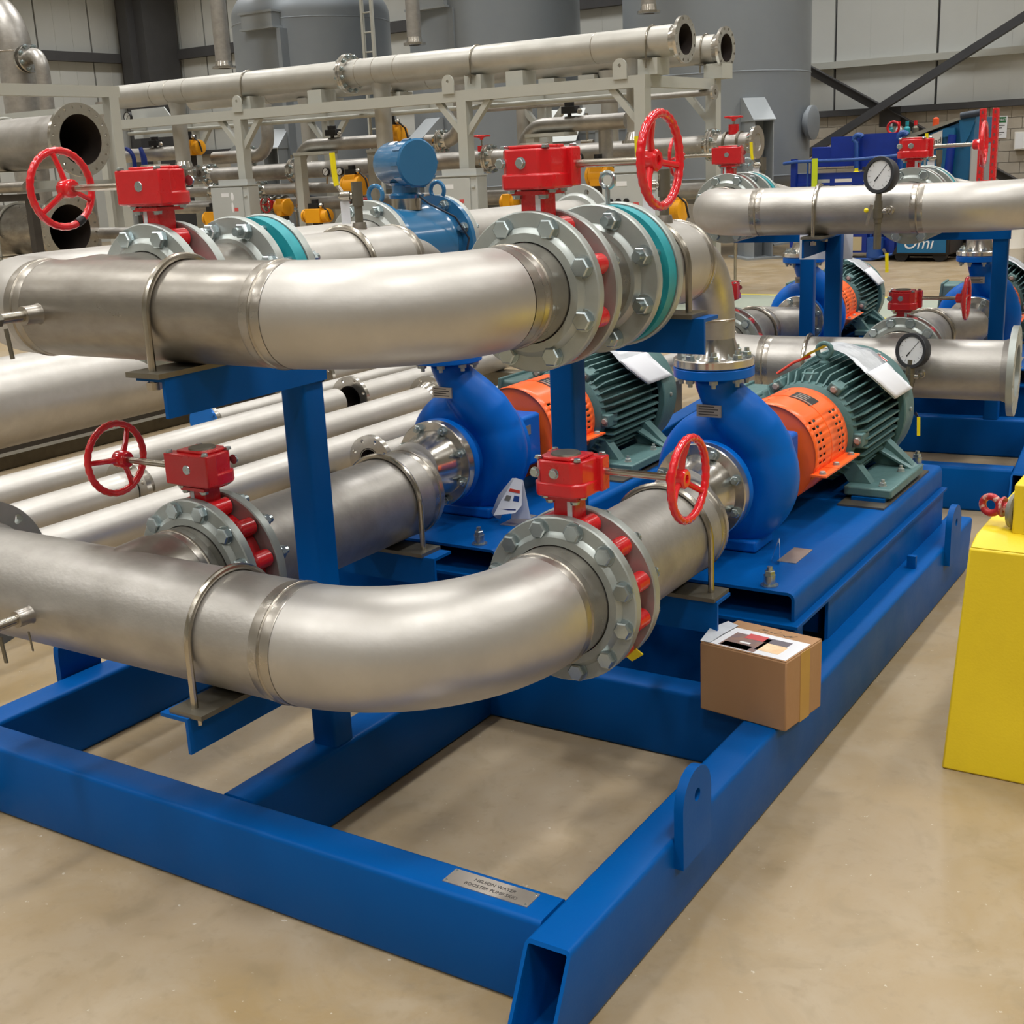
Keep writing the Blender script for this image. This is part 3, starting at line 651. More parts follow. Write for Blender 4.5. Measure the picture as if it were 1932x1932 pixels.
def gauge(x, y, z, where, label, dial_up=.155, wd=.06):
    """pressure gauge standing on its valve tree beside a pipe nozzle that starts at (x, y, z) and runs towards -y"""
    t = thing('pressure_gauge', label, 'gauge', (x, y - .1, z - .16), 'pressure gauges on the skids')
    part('nozzle', MB().lathe((x, y + .02, z), (0, -1, 0), [(0, .001), (0, .02), (.035, .02), (.037, .017), (.037, .011), (.09, .011), (.09, .001)], 20), 'weld', t)
    xx = x - .035; yy = y - .085
    part('cross_pipe', MB().cyl((x, yy, z), (xx, yy, z), .012, n=16), 'weld', t)
    part('tee', MB().lathe((xx, yy, z), (0, 0, 1), [(-.05, .001), (-.05, .018), (-.03, .019), (-.03, .022), (.012, .022), (.012, .019), (.045, .018), (.045, .001)], 20), 'pad', t)
    part('upper_stem', MB().cyl((xx, yy, z + .04), (xx, yy, z + .075), .0135, n=16), 'pad', t)
    part('drain_pipe', MB().lathe((xx, yy, z), (0, 0, 1), [(-.05, .014), (-.1, .014), (-.1, .017), (-.165, .017), (-.165, .001)], 18), 'pad', t)
    part('valve_handle', MB().bar((xx - .025, yy - .02, z + .03), (xx - .045, yy - .02, z - .06), .004, .014), 'rod', t)
    part('handle_knob', MB().sphere((xx - .05, yy - .01, z + .005), .011, 10), 'valve_yellow', t)
    part('drain_lever', MB().bar((xx + .03, yy - .02, z - .16), (xx + .045, yy - .02, z - .185), .005, .012), 'rod', t)
    part('lever_grip', MB().bar((xx + .047, yy - .02, z - .18), (xx + .05, yy - .02, z - .265), .006, .014), 'valve_yellow', t)
    zc = z + dial_up; r = .08; d = V((-.42, -.9, .1)).normalized(); c = V((xx, yy, zc)) - d * .03
    part('case', MB().lathe(c, d, [(-.02, .001), (-.02, r * .86), (-.012, r * .92), (.02, r), (.035, r), (.038, r * .97), (.038, r * .8), (.03, r * .78), (.03, .001)], 40), 'gauge_black', t)
    f = part('dial', MB().lathe(c + d * .0305, d, [(0, .001), (0, r * .78), (.001, r * .78), (.001, .001)], 36), 'glass_dial', t)
    a, u, wv = perp(d)
    for k in range(11):
        th = math.radians(-50 + 28 * k); e = u * math.cos(th) + wv * math.sin(th)
        part('dial_mark', MB().bar(c + d * .032 + e * r * .58, c + d * .032 + e * r * .7, .0012, .0006, d), 'ink', f)
    th = math.radians(215) if wv.z > 0 else math.radians(35); e = (u * .62 + wv * .78)
    part('needle', MB().bar(c + d * .033 - e * r * .72, c + d * .033 + e * r * .25, .0016, .0008, d), 'black', f)
    part('needle_tail', MB().bar(c + d * .033 + e * r * .1, c + d * .033 + e * r * .42, .005, .0009, d), 'black', f)
    part('socket', MB().cyl((xx, yy, z + .07), V((xx, yy, zc)) - V((0, 0, r * .9)), .011, n=12), 'pad', t)
    return t
def build_skid(near, pA=-.465, pB=-1.455):
    global CUR
    sk = 'of the front skid' if near else 'of the skid behind'
    f = thing('skid_frame', 'blue welded steel base frame ' + ('filling the foreground' if near else 'standing behind the front skid on the right'), 'skid', (-SW / 2, 1.57, 0))
    bm = 'blue_paint'
    xl = -SW + BW / 2
    for xx in (-BW / 2, xl):
        part('beam', MB().rtube((xx, -.053, BH / 2), (xx, 3.18, BH / 2), (1, 0, 0), BW, BH, sh0=.11, sh1=-.055), bm, f)
    for yy in (BW / 2, 1.123 + BW / 2, 3.05):
        part('beam', MB().rtube((-SW + BW, yy, BH / 2), (-BW, yy, BH / 2), (0, 1, 0), BW, BH), bm, f)
    for xa, xe in ((-.955, -BW), (-SW + BW, -1.055)): part('support_beam', MB().box((xa, 1.43, .003), (xe, 1.5, .334)), bm, f, bevel=.004)
    part('beam', MB().rtube((-1.005, BW, BH / 2), (-1.005, 1.123, BH / 2), (1, 0, 0), BW, BH), bm, f)
    part('beam', MB().rtube((-1.005, 1.123 + BW, BH / 2), (-1.005, 3.0, BH / 2), (1, 0, 0), BW, BH), bm, f)
    O = lug_outline(.15, .275, .135)
    for (x0, x1) in ((0, .022), (-SW, -SW - .022)):
        for yy in (.475, 2.81):
            part('lifting_lug', holed(O, (0, .285), .015, lambda a, b, x0=x0, yy=yy: (x0, yy + a, b), (x1 - x0, 0, 0)), bm, f)
    p2, p3 = (-.67, -1.64) if near else (-.70, -1.7)
    for (px, py) in ((-1.0, .45), (p2, 1.165), (p3, 1.165)):
        part('post', MB().rtube((px, py - .038, 0), (px, py + .038, 0), (1, 0, 0), .01, .01) if False else MB().add(*post_mesh(px, py, BH, 1.237)), bm, f)
    zu, zl = 1.36 - .1095 - .012, .636 - .1365 - .012
    for z, lg in ((zu, .086), (zl, .086)):
        y0 = -.02 if z == zu else -.07
        part('bracket', angle_iron((-.953, y0, z), (-.953, .49, z), lg, .009, (-1, 0, 0)), bm, f)
        for (px, xe0, xe1) in ((p2, -.24 if z == zu else -.205, p2 - .05), (p3, -1.165 if z == zu else -1.13, p3 - .05)):
            part('bracket', angle_iron((xe0, 1.115, z), (xe1, 1.115, z), .09, .009, (0, 1, 0)), bm, f)
    if near:
        part('stop_block', MB().box((-.06, 2.45, BH), (-.03, 2.47, BH + .045)), bm, f)
        npl = part('nameplate', MB().box((-.357, .031, BH - .0005), (-.15, .083, BH + .002)), 'plate_metal', f, 'stainless nameplate with engraved lettering')
        for q in ((-.35, .037), (-.35, .077), (-.157, .037), (-.157, .077)): part('rivet', MB().sphere((q[0], q[1], BH + .002), .0028, 8), 'zinc', npl)
        for k, s in enumerate(('NELSON WATER', 'BOOSTER PUMP SKID')):
            lettering(s, .0135, M.Translation((-.247, .0605 - .0185 * k, BH + .0022)), 'ink', npl)
    # ---- suction manifold
    y, z, r = .111, .636, .1365; xA, xB = -.385, -1.345; R = .381
    t = thing('suction_manifold', 'lower ' + ('fat dull stainless header pipe sweeping across the front skid' if near else 'stainless header pipe low on the skid behind'), 'pipe', (-1.1, y, z - r))
    part('pipe', MB().lathe((0, y, z), (1, 0, 0), [(-1.845, r - .008), (-1.845, r), (xA - R, r), (xA - R, r - .008)], 64), 'stainless', t)
    part('elbow', MB().tube(arc((xA - R, y + R, z), (0, -1, 0), (1, 0, 0), R, 0, 90, 28), r, 64), 'stainless_pale', t, ang=1.2)
    weld_ring(t, (xA - R, y, z), (1, 0, 0), r + .0003, .06); 
    yA, yB = .598, .36
    part('stub_end', MB().lathe((xA, 0, z), (0, 1, 0), [(y + R, r), (yA + .02, r), (yA + .02, r - .01)], 64), 'weld', t)
    weld_ring(t, (xA, y + R + .02, z), (0, 1, 0), r + .0003, .05)
    part('branch', MB().lathe((xB, 0, z), (0, 1, 0), [(y, r), (y + .125, r + .006), (y + .16, r), (yB + .02, r), (yB + .02, r - .01)], 64), 'stainless_dark', t)
    weld_ring(t, (xB, yB - .06, z), (0, 1, 0), r + .0003, .05)
    for xx, yy in ((xA, yA), (xB, yB)):
        flange(t, (xx, yy, z), (0, 1, 0), .203, .028, .139, 12, .178, 'galvanized', d=.0225, hub=(.012, .155))
    flange(t, (-1.875, y, z), (-1, 0, 0), .203, .028, .118, 12, .178, 'galvanized', d=.026, holes=True, name='inlet_flange', n=96)
    part('inlet_neck', MB().lathe((-1.845, y, z), (-1, 0, 0), [(-.002, r), (.03, r + .012)], 56), 'stainless', t)
    # ---- discharge manifold
    z2, r2, R2 = 1.36, .1095, .305; xa, xb = -.415, -1.37
    t = thing('discharge_manifold', 'upper ' + ('stainless header pipe with dark dented middle, top of the front skid' if near else 'stainless header pipe with elbows, top of the skid behind'), 'pipe', (-1.1, y, z2 - r2))
    part('pipe', MB().lathe((0, y, z2), (1, 0, 0), [(-1.45, r2 - .006), (-1.45, r2), (xa - R2, r2), (xa - R2, r2 - .006)], 56), 'stainless_dark' if near else 'stainless', t)
    part('elbow', MB().tube(arc((xa - R2, y + R2, z2), (0, -1, 0), (1, 0, 0), R2, 0, 90, 26), r2, 56), 'stainless_pale', t, ang=1.2)
    xo = -1.45 if near else -1.6
    part('elbow', MB().tube(([] if near else [(-1.45, y, z2)]) + arc((xo, y + R2, z2), (0, -1, 0), (-1, 0, 0), R2, 0, 90, 26), r2, 56), 'stainless_pale', t, ang=1.2)
    if not near:
        part('outlet_run', MB().cyl((xo - R2, y + R2, z2), (xo - R2, 2.6, z2), r2, n=48), 'stainless_pale', t); part('outlet_support', MB().box((xo - R2 - .04, 2.4, 0), (xo - R2 + .04, 2.48, z2 - r2 + .01)), 'blue_paint', t)
    weld_ring(t, (xa - R2, y, z2), (1, 0, 0), r2 + .0003, .055); weld_ring(t, (-1.45, y, z2), (1, 0, 0), r2 + .0003, .055)
    ya, yb = .565, .345
    part('stub_end', MB().lathe((xa, 0, z2), (0, 1, 0), [(y + R2, r2), (ya + .02, r2), (ya + .02, r2 - .01)], 56), 'weld', t)
    weld_ring(t, (xa, y + R2 + .06, z2), (0, 1, 0), r2 + .0003, .05)
    part('branch', MB().lathe((xb, 0, z2), (0, 1, 0), [(y, r2), (y + .1, r2 + .005), (y + .13, r2), (yb + .02, r2), (yb + .02, r2 - .01)], 56), 'stainless_dark', t)
    for xx, yy in ((xa, ya), (xb, yb)):
        flange(t, (xx, yy, z2), (0, 1, 0), .176, .025, .112, 8, .149, 'galvanized', d=.0225, hub=(.012, .128))
    u_bolt((-1.0, y, z2), (1, 0, 0), r2, .03, 'u-bolt over the upper header pipe ' + sk, 'u-bolts on the pump skids')
    u_bolt((-.965, y, z), (1, 0, 0), r, .03, 'u-bolt over the lower header pipe ' + sk, 'u-bolts on the pump skids')
    L = (lambda s: s + ' ' + sk)
    nR, nL = ('right pump', 'left pump') if near else ('left pump', 'right pump')
    if not near:
        CUR = S2; X = lambda v: -1.94 - v                       # pumps and gear boxes are the same hand on both skids
    else: X = lambda v: v
    g = 1 if near else -1
    lab = lambda lv, nm: 'red gear butterfly valve on the ' + lv + ' pipe of the ' + nm + ' ' + sk
    valve(X(xA), yA + .028, yA + .1, z, .1365, .178, 12, g, .89, lab('lower', nR), .5, .268)
    valve(X(xB), yB + .028, yB + .1, z, .1365, .178, 12, -g, .875, lab('lower', nL), 1.1, .262)
    valve(X(xa), ya + .025, ya + .085, z2, .1095, .149, 8, g, 1.585, lab('upper', nR), .9, .258)
    vl = valve(X(xb), yb + .025, yb + .085, z2, .1095, .149, 8, -g, 1.58, lab('upper', nL), .35, .28)
    if near:
        a, u, wv = perp((-1, 0, 0)); hc = V((xb - .28, yb + .055 - .036, 1.58 + .045)) + a * .022
        part('black_tape', MB().tube([hc + (u * math.cos(q) + wv * math.sin(q)) * .094 for q in [.95 + .05 * k for k in range(6)]], .0112, 12), 'black', vl)
    for nm, x1, x2, xp, xm_, yl, yu, ub, vy in ((nR, xA, xa, pA, pA + (.015 if near else 0), yA + .1, ya + .085, 1.15, 1.26), (nL, xB, xb, pB, pB, yB + .1, yb + .085, 1.09, 1.175)):
        wh = 'at the ' + nm + ' ' + sk
        spool(X(x1), yl, X(xp), wh, ''); chain(X(x2), yu, X(xp), wh, ub, vy, not (near and nm == nL))
        pump_thing(X(xp), wh); guard_thing(X(xm_), wh); motor_thing(X(xm_), wh); base_thing(X(xm_), wh)
        doc_pouch(X(xm_), 'on the motor ' + wh)
def post_mesh(px, py, z0, z1, a=.038, r=.009):
    q = []
    for cx, cy, a0 in ((a - r, a - r, 0), (-a + r, a - r, 90), (-a + r, -a + r, 180), (a - r, -a + r, 270)):
        for k in range(4):
            an = math.radians(a0 + 30 * k); q.append((px + cx + r * math.cos(an), py + cy + r * math.sin(an)))
    n = len(q)
    return [(a_, b_, zz) for zz in (z0, z1) for a_, b_ in q], [tuple(reversed(range(n))), tuple(range(n, 2 * n))] + [(i, (i + 1) % n, (i + 1) % n + n, i + n) for i in range(n)]

# ---------------------------------------------------------------- setting
CUR = BF
FL = MB().box((-34, -14, -.05), (14, 25, 0)); fo = solo('floor', FL, 'floor', kind='structure')
solo('ceiling', MB().box((-34, -14, CEIL), (14, 25, CEIL + .1)), 'ceiling_paint', kind='structure')
YS = .10; p = V((-.97, .11, 0)); o2 = V((.008, 4.0425, 0)) + M.Rotation(.1316, 3, 'Z') @ p - M.Rotation(YS, 3, 'Z') @ p
S2 = M.Translation(o2) @ M.Rotation(YS, 4, 'Z')
CUR = M.Identity(4)
build_skid(True)
CUR = S2 @ M.Translation((-1.94, 0, 0)) @ M.Scale(-1, 4, (1, 0, 0))
build_skid(False, -.545, -1.535)
CUR = S2
gauge(-.60, 0, 1.36, '', 'black pressure gauge on the upper header of the skid behind, above the blue frame')
gauge(-.43, -.03, .636, '', 'black pressure gauge half hidden behind the near motor, low header', .115)
CUR = M.Identity(4)

# ---------------------------------------------------------------- things round the front skid
# outlet pipe with the blue flow meter, running back from the left elbow of the upper header
xm, zm = -1.755, 1.36
t = thing('outlet_pipe', 'stainless outlet pipe before the blue flow meter', 'pipe', (xm, 1, zm - .11))
part('pipe', MB().cyl((xm, .417, zm), (xm, 1.7, zm), .1095, n=56), 'stainless_pale', t)
flange(t, (xm, 1.69, zm), (0, 1, 0), .176, .025, .112, 8, .149, 'galvanized_far', d=.02, hub=(.012, .128), stud=True)
weld_ring(t, (xm, .6, zm), (0, 1, 0), .11)
part('stand', MB().add(*post_mesh(-1.965, 1.52, BH, 1.25)), 'blue_paint', t); part('stand_arm', MB().box((-2.0, 1.48, 1.22), (xm + .05, 1.56, 1.25)), 'blue_paint', t)
t = thing('flow_meter', 'blue magnetic flow meter with barrel shaped transmitter head', 'meter', (xm, 1.92, zm - .18))
b = part('meter_body', MB().lathe((xm, 0, zm), (0, 1, 0), [(1.718, .1), (1.718, .172), (1.735, .172), (1.736, .13), (1.75, .137), (2.02, .137), (2.035, .145), (2.05, .137), (2.06, .13), (2.085, .13), (2.086, .175), (2.108, .175), (2.108, .1)], 60), 'meter_blue', t)
for p in ringpts((xm, 2.086, zm), (0, 1, 0), .149, 8): bolt(b, p, (0, -1, 0), .0185, stud=True)
for yy in (1.727, 2.097): part('lifting_ring', MB().tube(arc((xm + .02, yy, zm + .192), (1, 0, 0), (0, 0, 1), .03, -40, 220, 18), .008, 10), 'meter_blue', t)
part('neck', MB().lathe((xm, 1.93, zm + .13), (0, 0, 1), [(0, .055), (.045, .055), (.045, .04)], 28), 'rod', t)
part('neck_collar', MB().lathe((xm, 1.93, zm + .172), (0, 0, 1), [(0, .04), (0, .062), (.012, .066), (.02, .05), (.045, .05), (.055, .06), (.06, .001)], 28), 'meter_blue', t)
d = V((.93, -.37, 0)); c0 = V((xm, 1.93, zm + .292)) - d * .11
h = part('transmitter_head', MB().lathe(c0, d, [(0, .001), (0, .055), (.012, .072), (.03, .077), (.15, .077), (.152, .084), (.2, .084), (.206, .078), (.206, .001)], 44), 'meter_blue', t)
for k in range(10):
    a, u, wv = perp(d); e = u * math.cos(k * PI / 5) + wv * math.sin(k * PI / 5); part('cap_rib', MB().bar(c0 + d * .155 + e * .083, c0 + d * .2 + e * .083, .012, .008, e), 'meter_blue', h)
part('data_sticker', MB().add([c0 + d * q + V((0, -.052 + .0 * q, 0)) * r + V((0, 0, .078 * math.sqrt(1 - (r * .667) ** 2) + .001)) for q in (.055, .09) for r in (.2, .5, .8)], [(0, 1, 4, 3), (1, 2, 5, 4)]), 'white', h)
part('signal_cable', MB().tube([c0 + d * .14 + V((0, 0, -.09)), (xm + .1, 1.93, zm + .15), (xm + .16, 2.0, zm + .1), (xm + .175, 2.06, zm + .02), (xm + .15, 2.05, zm - .1)], .004, 8), 'cable', t)
t = thing('rear_outlet_pipe', 'stainless outlet pipe with open flange behind the blue flow meter', 'pipe', (xm, 2.6, zm - .11))
flange(t, (xm, 2.11, zm), (0, 1, 0), .176, .025, .112, 8, .149, 'galvanized_far', d=.02, hub=(.012, .128), face=1, stud=True)
part('pipe', MB().cyl((xm, 2.13, zm), (xm, 3.18, zm), .1095, n=56), 'stainless_pale', t)
flange(t, (xm, 3.17, zm), (0, 1, 0), .176, .025, .098, 8, .149, 'galvanized_far', d=.024, hub=(.02, .125), holes=True, face=-1)
part('stand', MB().box((xm - .04, 2.96, BH), (xm + .04, 3.04, zm - .1)), 'blue_paint', t)
# small fittings at the left end of both headers
for (x, z, nm) in ((-1.517, .63, 'lower'), (-1.358, 1.36, 'upper')):
    t = thing('sample_nozzle', 'stainless nozzle and nipple on the ' + nm + ' header at the left edge', 'nozzle', (x, -.1, z - .03))
    y0 = .111 - (.1365 if nm == 'lower' else .1095)
    part('half_coupling', MB().lathe((x, y0 + .015, z), (0, -1, 0), [(0, .001), (0, .025), (.012, .024), (.018, .021), (.055, .021), (.055, .012)], 22), 'weld', t)
    part('nipple', MB().cyl((x, y0 - .03, z), (x, y0 - .2, z), .0125, n=18), 'rod', t)
    part('coupling', MB().lathe((x, y0 - .1, z), (0, -1, 0), [(0, .012), (0, .017), (.06, .019), (.09, .022), (.12, .022), (.12, .001)], 6), 'pad', t)
    part('tee_run', MB().cyl((x - .02, y0 - .24, z + .06), (x - .02, y0 - .24, z - .07), .019, n=18), 'pad', t)
    part('lever', MB().bar((x + .018, y0 - .1, z - .02), (x + .026, y0 - .1, z - .085), .004, .011), 'pad', t)
    if nm == 'lower': part('lever', MB().bar((x + .014, y0 - .02, z - .035), (x + .02, y0 - .02, z - .085), .002, .006), 'pad', t)
# cardboard box on the right beam
t = thing('cardboard_box', 'brown cardboard box with papers taped on top, on the skid beam', 'box', (-.09, 1.1, BH))
S = M.Translation((.025, 1.015, BH)) @ M.Rotation(math.radians(-8.2), 4, 'Z')          # near corner; -x and +y edges
bx, by, bz = .255, .195, .191
def Q(a, b, c): return S @ V((a, b, c))
def qbox(a, b): 
    m_ = MB().box(a, b); m_.v = [S @ p for p in m_.v]; return m_
part('carton', qbox((-bx, 0, 0), (0, by, bz)), 'cardboard', t, bevel=.004)
part('side_tape', qbox((-.0002, .075, .0), (.0012, .125, bz)), 'tape', t)
part('lid_flap', qbox((-bx + .002, .002, bz), (-.002, by * .49, bz + .002)), 'cardboard', t); part('lid_flap', qbox((-bx + .002, by * .51, bz), (-.002, by - .002, bz + .002)), 'cardboard', t)
sh = part('photo_sheet', qbox((-.25, .006, bz + .0022), (-.006, by * .72, bz + .003)), 'paper', t, 'white sheet printed with a colour photograph')
for n_, m_, x0, y0, x1, y1 in (('print', 'photo_brown', -.205, .01, -.1, .11), ('print', 'photo_red', -.17, .085, -.115, .12), ('print', 'photo_gray', -.115, .085, -.045, .118), ('print', 'photo_tan', -.11, .03, -.04, .084), ('print', 'photo_gray', -.2, .012, -.12, .04), ('print', 'white', -.165, .05, -.135, .06)):
    part(n_, qbox((x0, y0, bz + .003), (x1, y1, bz + (.0036 if m_ not in ('photo_red', 'white') else .0039))), m_, sh)
part('plastic_film', MB().add([Q(-.256, .004, bz + .003), Q(-.262, .06, bz + .018), Q(-.258, .15, bz + .012), Q(-.225, .004, bz + .005), Q(-.225, .07, bz + .008), Q(-.225, .15, bz + .006)], [(0, 1, 4, 3), (1, 2, 5, 4)]), 'film', t)
for k in range(9):
    x0 = -.17 + .012 * k; part('marker_stroke', MB().bar(Q(x0, by * .80 + .006 * math.sin(k * 2.3), bz + .0024), Q(x0 + .014, by * .83 + .011 * math.sin(k * 1.7 + 1), bz + .0024), .002, .0006), 'ink', t)
# yellow block with its eye
t = thing('yellow_block', 'big yellow painted ballast block at the right edge', 'block', (.8, 1.9, 0))
x0, y0, y1, h_ = .33, 1.395, 2.3, .625
part('block', MB().add([(x0, y0, 0), (1.5, y0, 0), (1.5, y1, 0), (x0, y1, 0), (x0 + .035, y0 + .025, h_), (1.47, y0 + .025, h_), (1.47, y1 - .025, h_), (x0 + .035, y1 - .025, h_)], [(3, 2, 1, 0), (4, 5, 6, 7), (0, 1, 5, 4), (1, 2, 6, 5), (2, 3, 7, 6), (3, 0, 4, 7)]), 'yellow_paint', t, bevel=.006)
part('cap_slab', MB().add([(x0 + .036, y0 + .028, h_), (1.47, y0 + .028, h_), (1.47, y1 - .03, h_), (x0 + .036, y1 - .03, h_), (x0 + .042, y0 + .075, h_ + .028), (1.46, y0 + .075, h_ + .028), (1.46, y1 - .04, h_ + .028), (x0 + .042, y1 - .04, h_ + .028)], [(3, 2, 1, 0), (4, 5, 6, 7), (0, 1, 5, 4), (1, 2, 6, 5), (2, 3, 7, 6), (3, 0, 4, 7)]), 'yellow_paint', t, bevel=.004)
part('bracket', MB().box((.452, 1.5, h_ + .025), (.7, 1.64, h_ + .16)), 'yellow_paint', t, bevel=.005)
ye = thing('tow_eye', 'worn red lifting eye beside the yellow block top', 'eye', (.41, 1.57, .68))
part('ring', MB().tube([V((.383, 1.57, .705)) + V((math.cos(a) * .0225, -.25 * math.cos(a) * .0225, math.sin(a) * .0225)) for a in [2 * PI * k / 28 for k in range(28)]], .0095, 14, True), 'shackle_red', ye)
part('collar', MB().lathe((.412, 1.563, .705), (1, -.25, 0), [(0, .001), (0, .026), (.004, .028), (.008, .026), (.008, .001)], 26), 'shackle_red', ye)
part('shank', MB().cyl((.41, 1.563, .705), (.46, 1.55, .705), .0145, n=20), 'shackle_red', ye)
part('washer_disc', MB().lathe((.436, 1.557, .7), (1, -.25, 0), [(0, .001), (0, .034), (.006, .046), (.018, .05), (.024, .044), (.024, .001)], 32), 'worn_gray', ye)
# tags
t = thing('safety_tag', 'white folded safety tag hanging beside the left pump', 'tag', (-1.19, 1.7, .45))
part('front_leaf', MB().add([(-1.212, 1.72, .592), (-1.178, 1.715, .588), (-1.262, 1.70, .508), (-1.172, 1.695, .505), (-1.278, 1.675, .462), (-1.19, 1.68, .48)], [(0, 1, 3, 2), (2, 3, 5, 4)]), 'paper', t)
part('back_leaf', MB().add([(-1.212, 1.725, .592), (-1.178, 1.72, .588), (-1.235, 1.72, .442), (-1.15, 1.715, .455)], [(0, 1, 3, 2)]), 'paper', t)
def tagq(u0, v0, u1, v1, off=.0012):
    A, B, Cc, D = V((-1.212, 1.72, .592)), V((-1.178, 1.715, .588)), V((-1.262, 1.70, .508)), V((-1.172, 1.695, .505))
    f = lambda u, v: (A.lerp(B, u)).lerp(Cc.lerp(D, u), v) + V((0, -off, 0))
    return [f(u0, v0), f(u1, v0), f(u1, v1), f(u0, v1)]
part('red_bar', MB().add(tagq(.12, .42, .85, .54), [(0, 1, 2, 3)]), 'tag_red', t)
part('blue_sign', MB().add(tagq(.55, .66, .85, .88), [(0, 1, 2, 3)]), 'ink_blue', t); part('gray_sign', MB().add(tagq(.12, .7, .4, .92), [(0, 1, 2, 3)]), 'worn_gray', t)
part('blue_bar', MB().add([(-1.262, 1.687, .485), (-1.19, 1.684, .492), (-1.19, 1.683, .488), (-1.262, 1.686, .48)], [(0, 1, 2, 3)]), 'tag_blue', t)
part('film_bag', MB().add([(-1.225, 1.725, .59), (-1.21, 1.728, .59), (-1.29, 1.73, .52), (-1.25, 1.71, .53), (-1.325, 1.735, .452), (-1.27, 1.715, .452), (-1.315, 1.74, .435), (-1.28, 1.72, .435)], [(0, 1, 3, 2), (2, 3, 5, 4), (4, 5, 7, 6)]), 'film', t)
t = solo('yellow_tag', MB().bar((-.252, .69, .478), (-.222, .69, .5), .004, .024, (0, -.5, 1)), 'valve_yellow', 'small yellow tag hanging under the right lower valve', 'tag')
t = thing('yellow_card', 'yellow card with orange strap on the right motor top', 'tag', (-.45, 2.56, .9))
part('card', MB().add([(-.462, 2.54, .935), (-.41, 2.55, .962), (-.405, 2.58, .955), (-.5, 2.55, .905)], [(0, 1, 2, 3)]), 'valve_yellow', t); part('strap', MB().tube([(-.46, 2.56, .92), (-.52, 2.55, .895), (-.575, 2.53, .855)], .005, 8), 'tag_red', t)
t = solo('tie_strip', MB().add([(-.27 + .004 * k, 1.69 + .02 * math.sin(k / 2), .436 + .06 * math.sin(k / 8 * PI)) for k in range(9)] + [(-.262 + .004 * k, 1.665 + .02 * math.sin(k / 2), .436 + .055 * math.sin(k / 8 * PI)) for k in range(9)], [(i, i + 1, i + 10, i + 9) for i in range(8)]), 'film', 'loose clear plastic strip lying on the base by the right pump foot', 'strip')
# black tape on the left upper wheel
# ---------------------------------------------------------------- pipes laid on the floor to the left
def cribs(x0, x1, ys):
    for k, yy in enumerate(ys):
        solo('timber_bearer', MB().box((x0, yy, 0), (x1 - (.2 if yy == 2.62 or yy == 3.75 else 0), yy + .12, .2145)), 'pad', 'timber bearer under the floor pipes, ' + ('nearest', 'second', 'third', 'farthest')[k] + ' of the row', 'timber', 'timber bearers under the floor pipes', bevel=.006)
cribs(-4.4, -2.42, (.2, 2.62, 3.75, 5.6))
for k, yy in enumerate((-1.5, 1.2, 4.6)): solo('pipe_chock', MB().box((-5.26, yy, 0), (-5.02, yy + .12, .216)), 'dark_steel', 'dark chock under the fattest floor pipe, ' + ('near', 'middle', 'far')[k] + ' one', 'chock', 'chocks under the fattest pipe')
def floor_pipe(x, r, ya, yb, label, fa=None, fb=None, cap=None, mt='stainless_pale', zc=None):
    z = zc or .2145 + r
    t = thing('floor_pipe', label, 'pipe', (x, (ya + yb) / 2, z - r), 'stainless pipes laid on the floor')
    part('pipe', MB().lathe((x, 0, z), (0, 1, 0), [(ya, r - .006), (ya, r), (yb, r), (yb, r - .006)], 44), mt, t)
    part('bore', MB().lathe((x, 0, z), (0, 1, 0), [(ya + .004, r - .005), (yb - .004, r - .005)], 40), 'bore', t)
    for f, yy, sg in ((fa, ya, 1), (fb, yb, -1)):
        if f:
            flange(t, (x, yy - (0 if sg > 0 else .028), z), (0, 1, 0), f, .028, r * .93, 8, (f + r) / 2 + .006, 'polished', d=.019, holes=True)
            part('weld_neck', MB().lathe((x, yy, z), (0, sg, 0), [(.028, r + (f - r) * .35), (.05, r + .012), (.09, r + .001)], 44), 'polished', t)
    if cap:
        c_ = part('blue_cap', MB().lathe((x, ya - .006, z), (0, 1, 0), [(0, .001), (0, fa * .97), (.006, fa * .97), (.006, .001)], 40), 'cap_blue', t, 'blue plastic flange cap')
        for k in range(4):
            a = k * PI / 2 + .6; part('cap_plug', MB().cyl((x + math.cos(a) * fa * .88, ya - .016, z + math.sin(a) * fa * .88), (x + math.cos(a) * fa * .88, ya, z + math.sin(a) * fa * .88), .014, n=12), 'cap_blue', c_)
    return t
mat('cap_blue', (24, 112, 200), .35)
floor_pipe(-5.14, .25, -3.2, 6.4, 'fattest pale pipe on the floor, far left', zc=.2145 + .25)
floor_pipe(-3.85, .0845, -2.5, 3.9, 'long pale pipe on the floor, second from the fat one')
floor_pipe(-3.83, .0845, 4.0, 6.2, 'flanged pale pipe in line beyond the second floor pipe', fa=.14)
floor_pipe(-3.37, .0845, -2.5, 1.856, 'pale pipe on the floor ending near the left wheel')
floor_pipe(-3.37, .0845, 1.86, 4.2, 'pale floor pipe with bright flange behind the left lower wheel', fa=.14, fb=.14)
floor_pipe(-2.93, .0845, -2.5, 5.0, 'pale floor pipe nearest the front skid frame')
floor_pipe(-2.5, .057, 2.52, 4.6, 'thin floor pipe with an open flange behind the left suction pipe', fa=.114, zc=.365)
for k, yy in enumerate((2.75, 4.3)): solo('pipe_block', MB().box((-2.55, yy, (.2145 if k > 1 else 0)), (-2.45, yy + .1, .307)), 'pad', 'dull block under the thin flanged floor pipe, ' + ('near' if not k else 'far') + ' one', 'block')
floor_pipe(-4.3, .057, 3.25, 4.0, 'thin floor pipe with blue cap, under the upper left bracket', fa=.114, fb=.114, cap=True)
floor_pipe(-4.3, .057, 4.06, 6.0, 'thin floor pipe beyond the one with the blue cap', fa=.114)
floor_pipe(-2.62, .06, 4.7, 6.2, 'thin floor pipe with blue cap beside the left pump', fa=.114, cap=True)
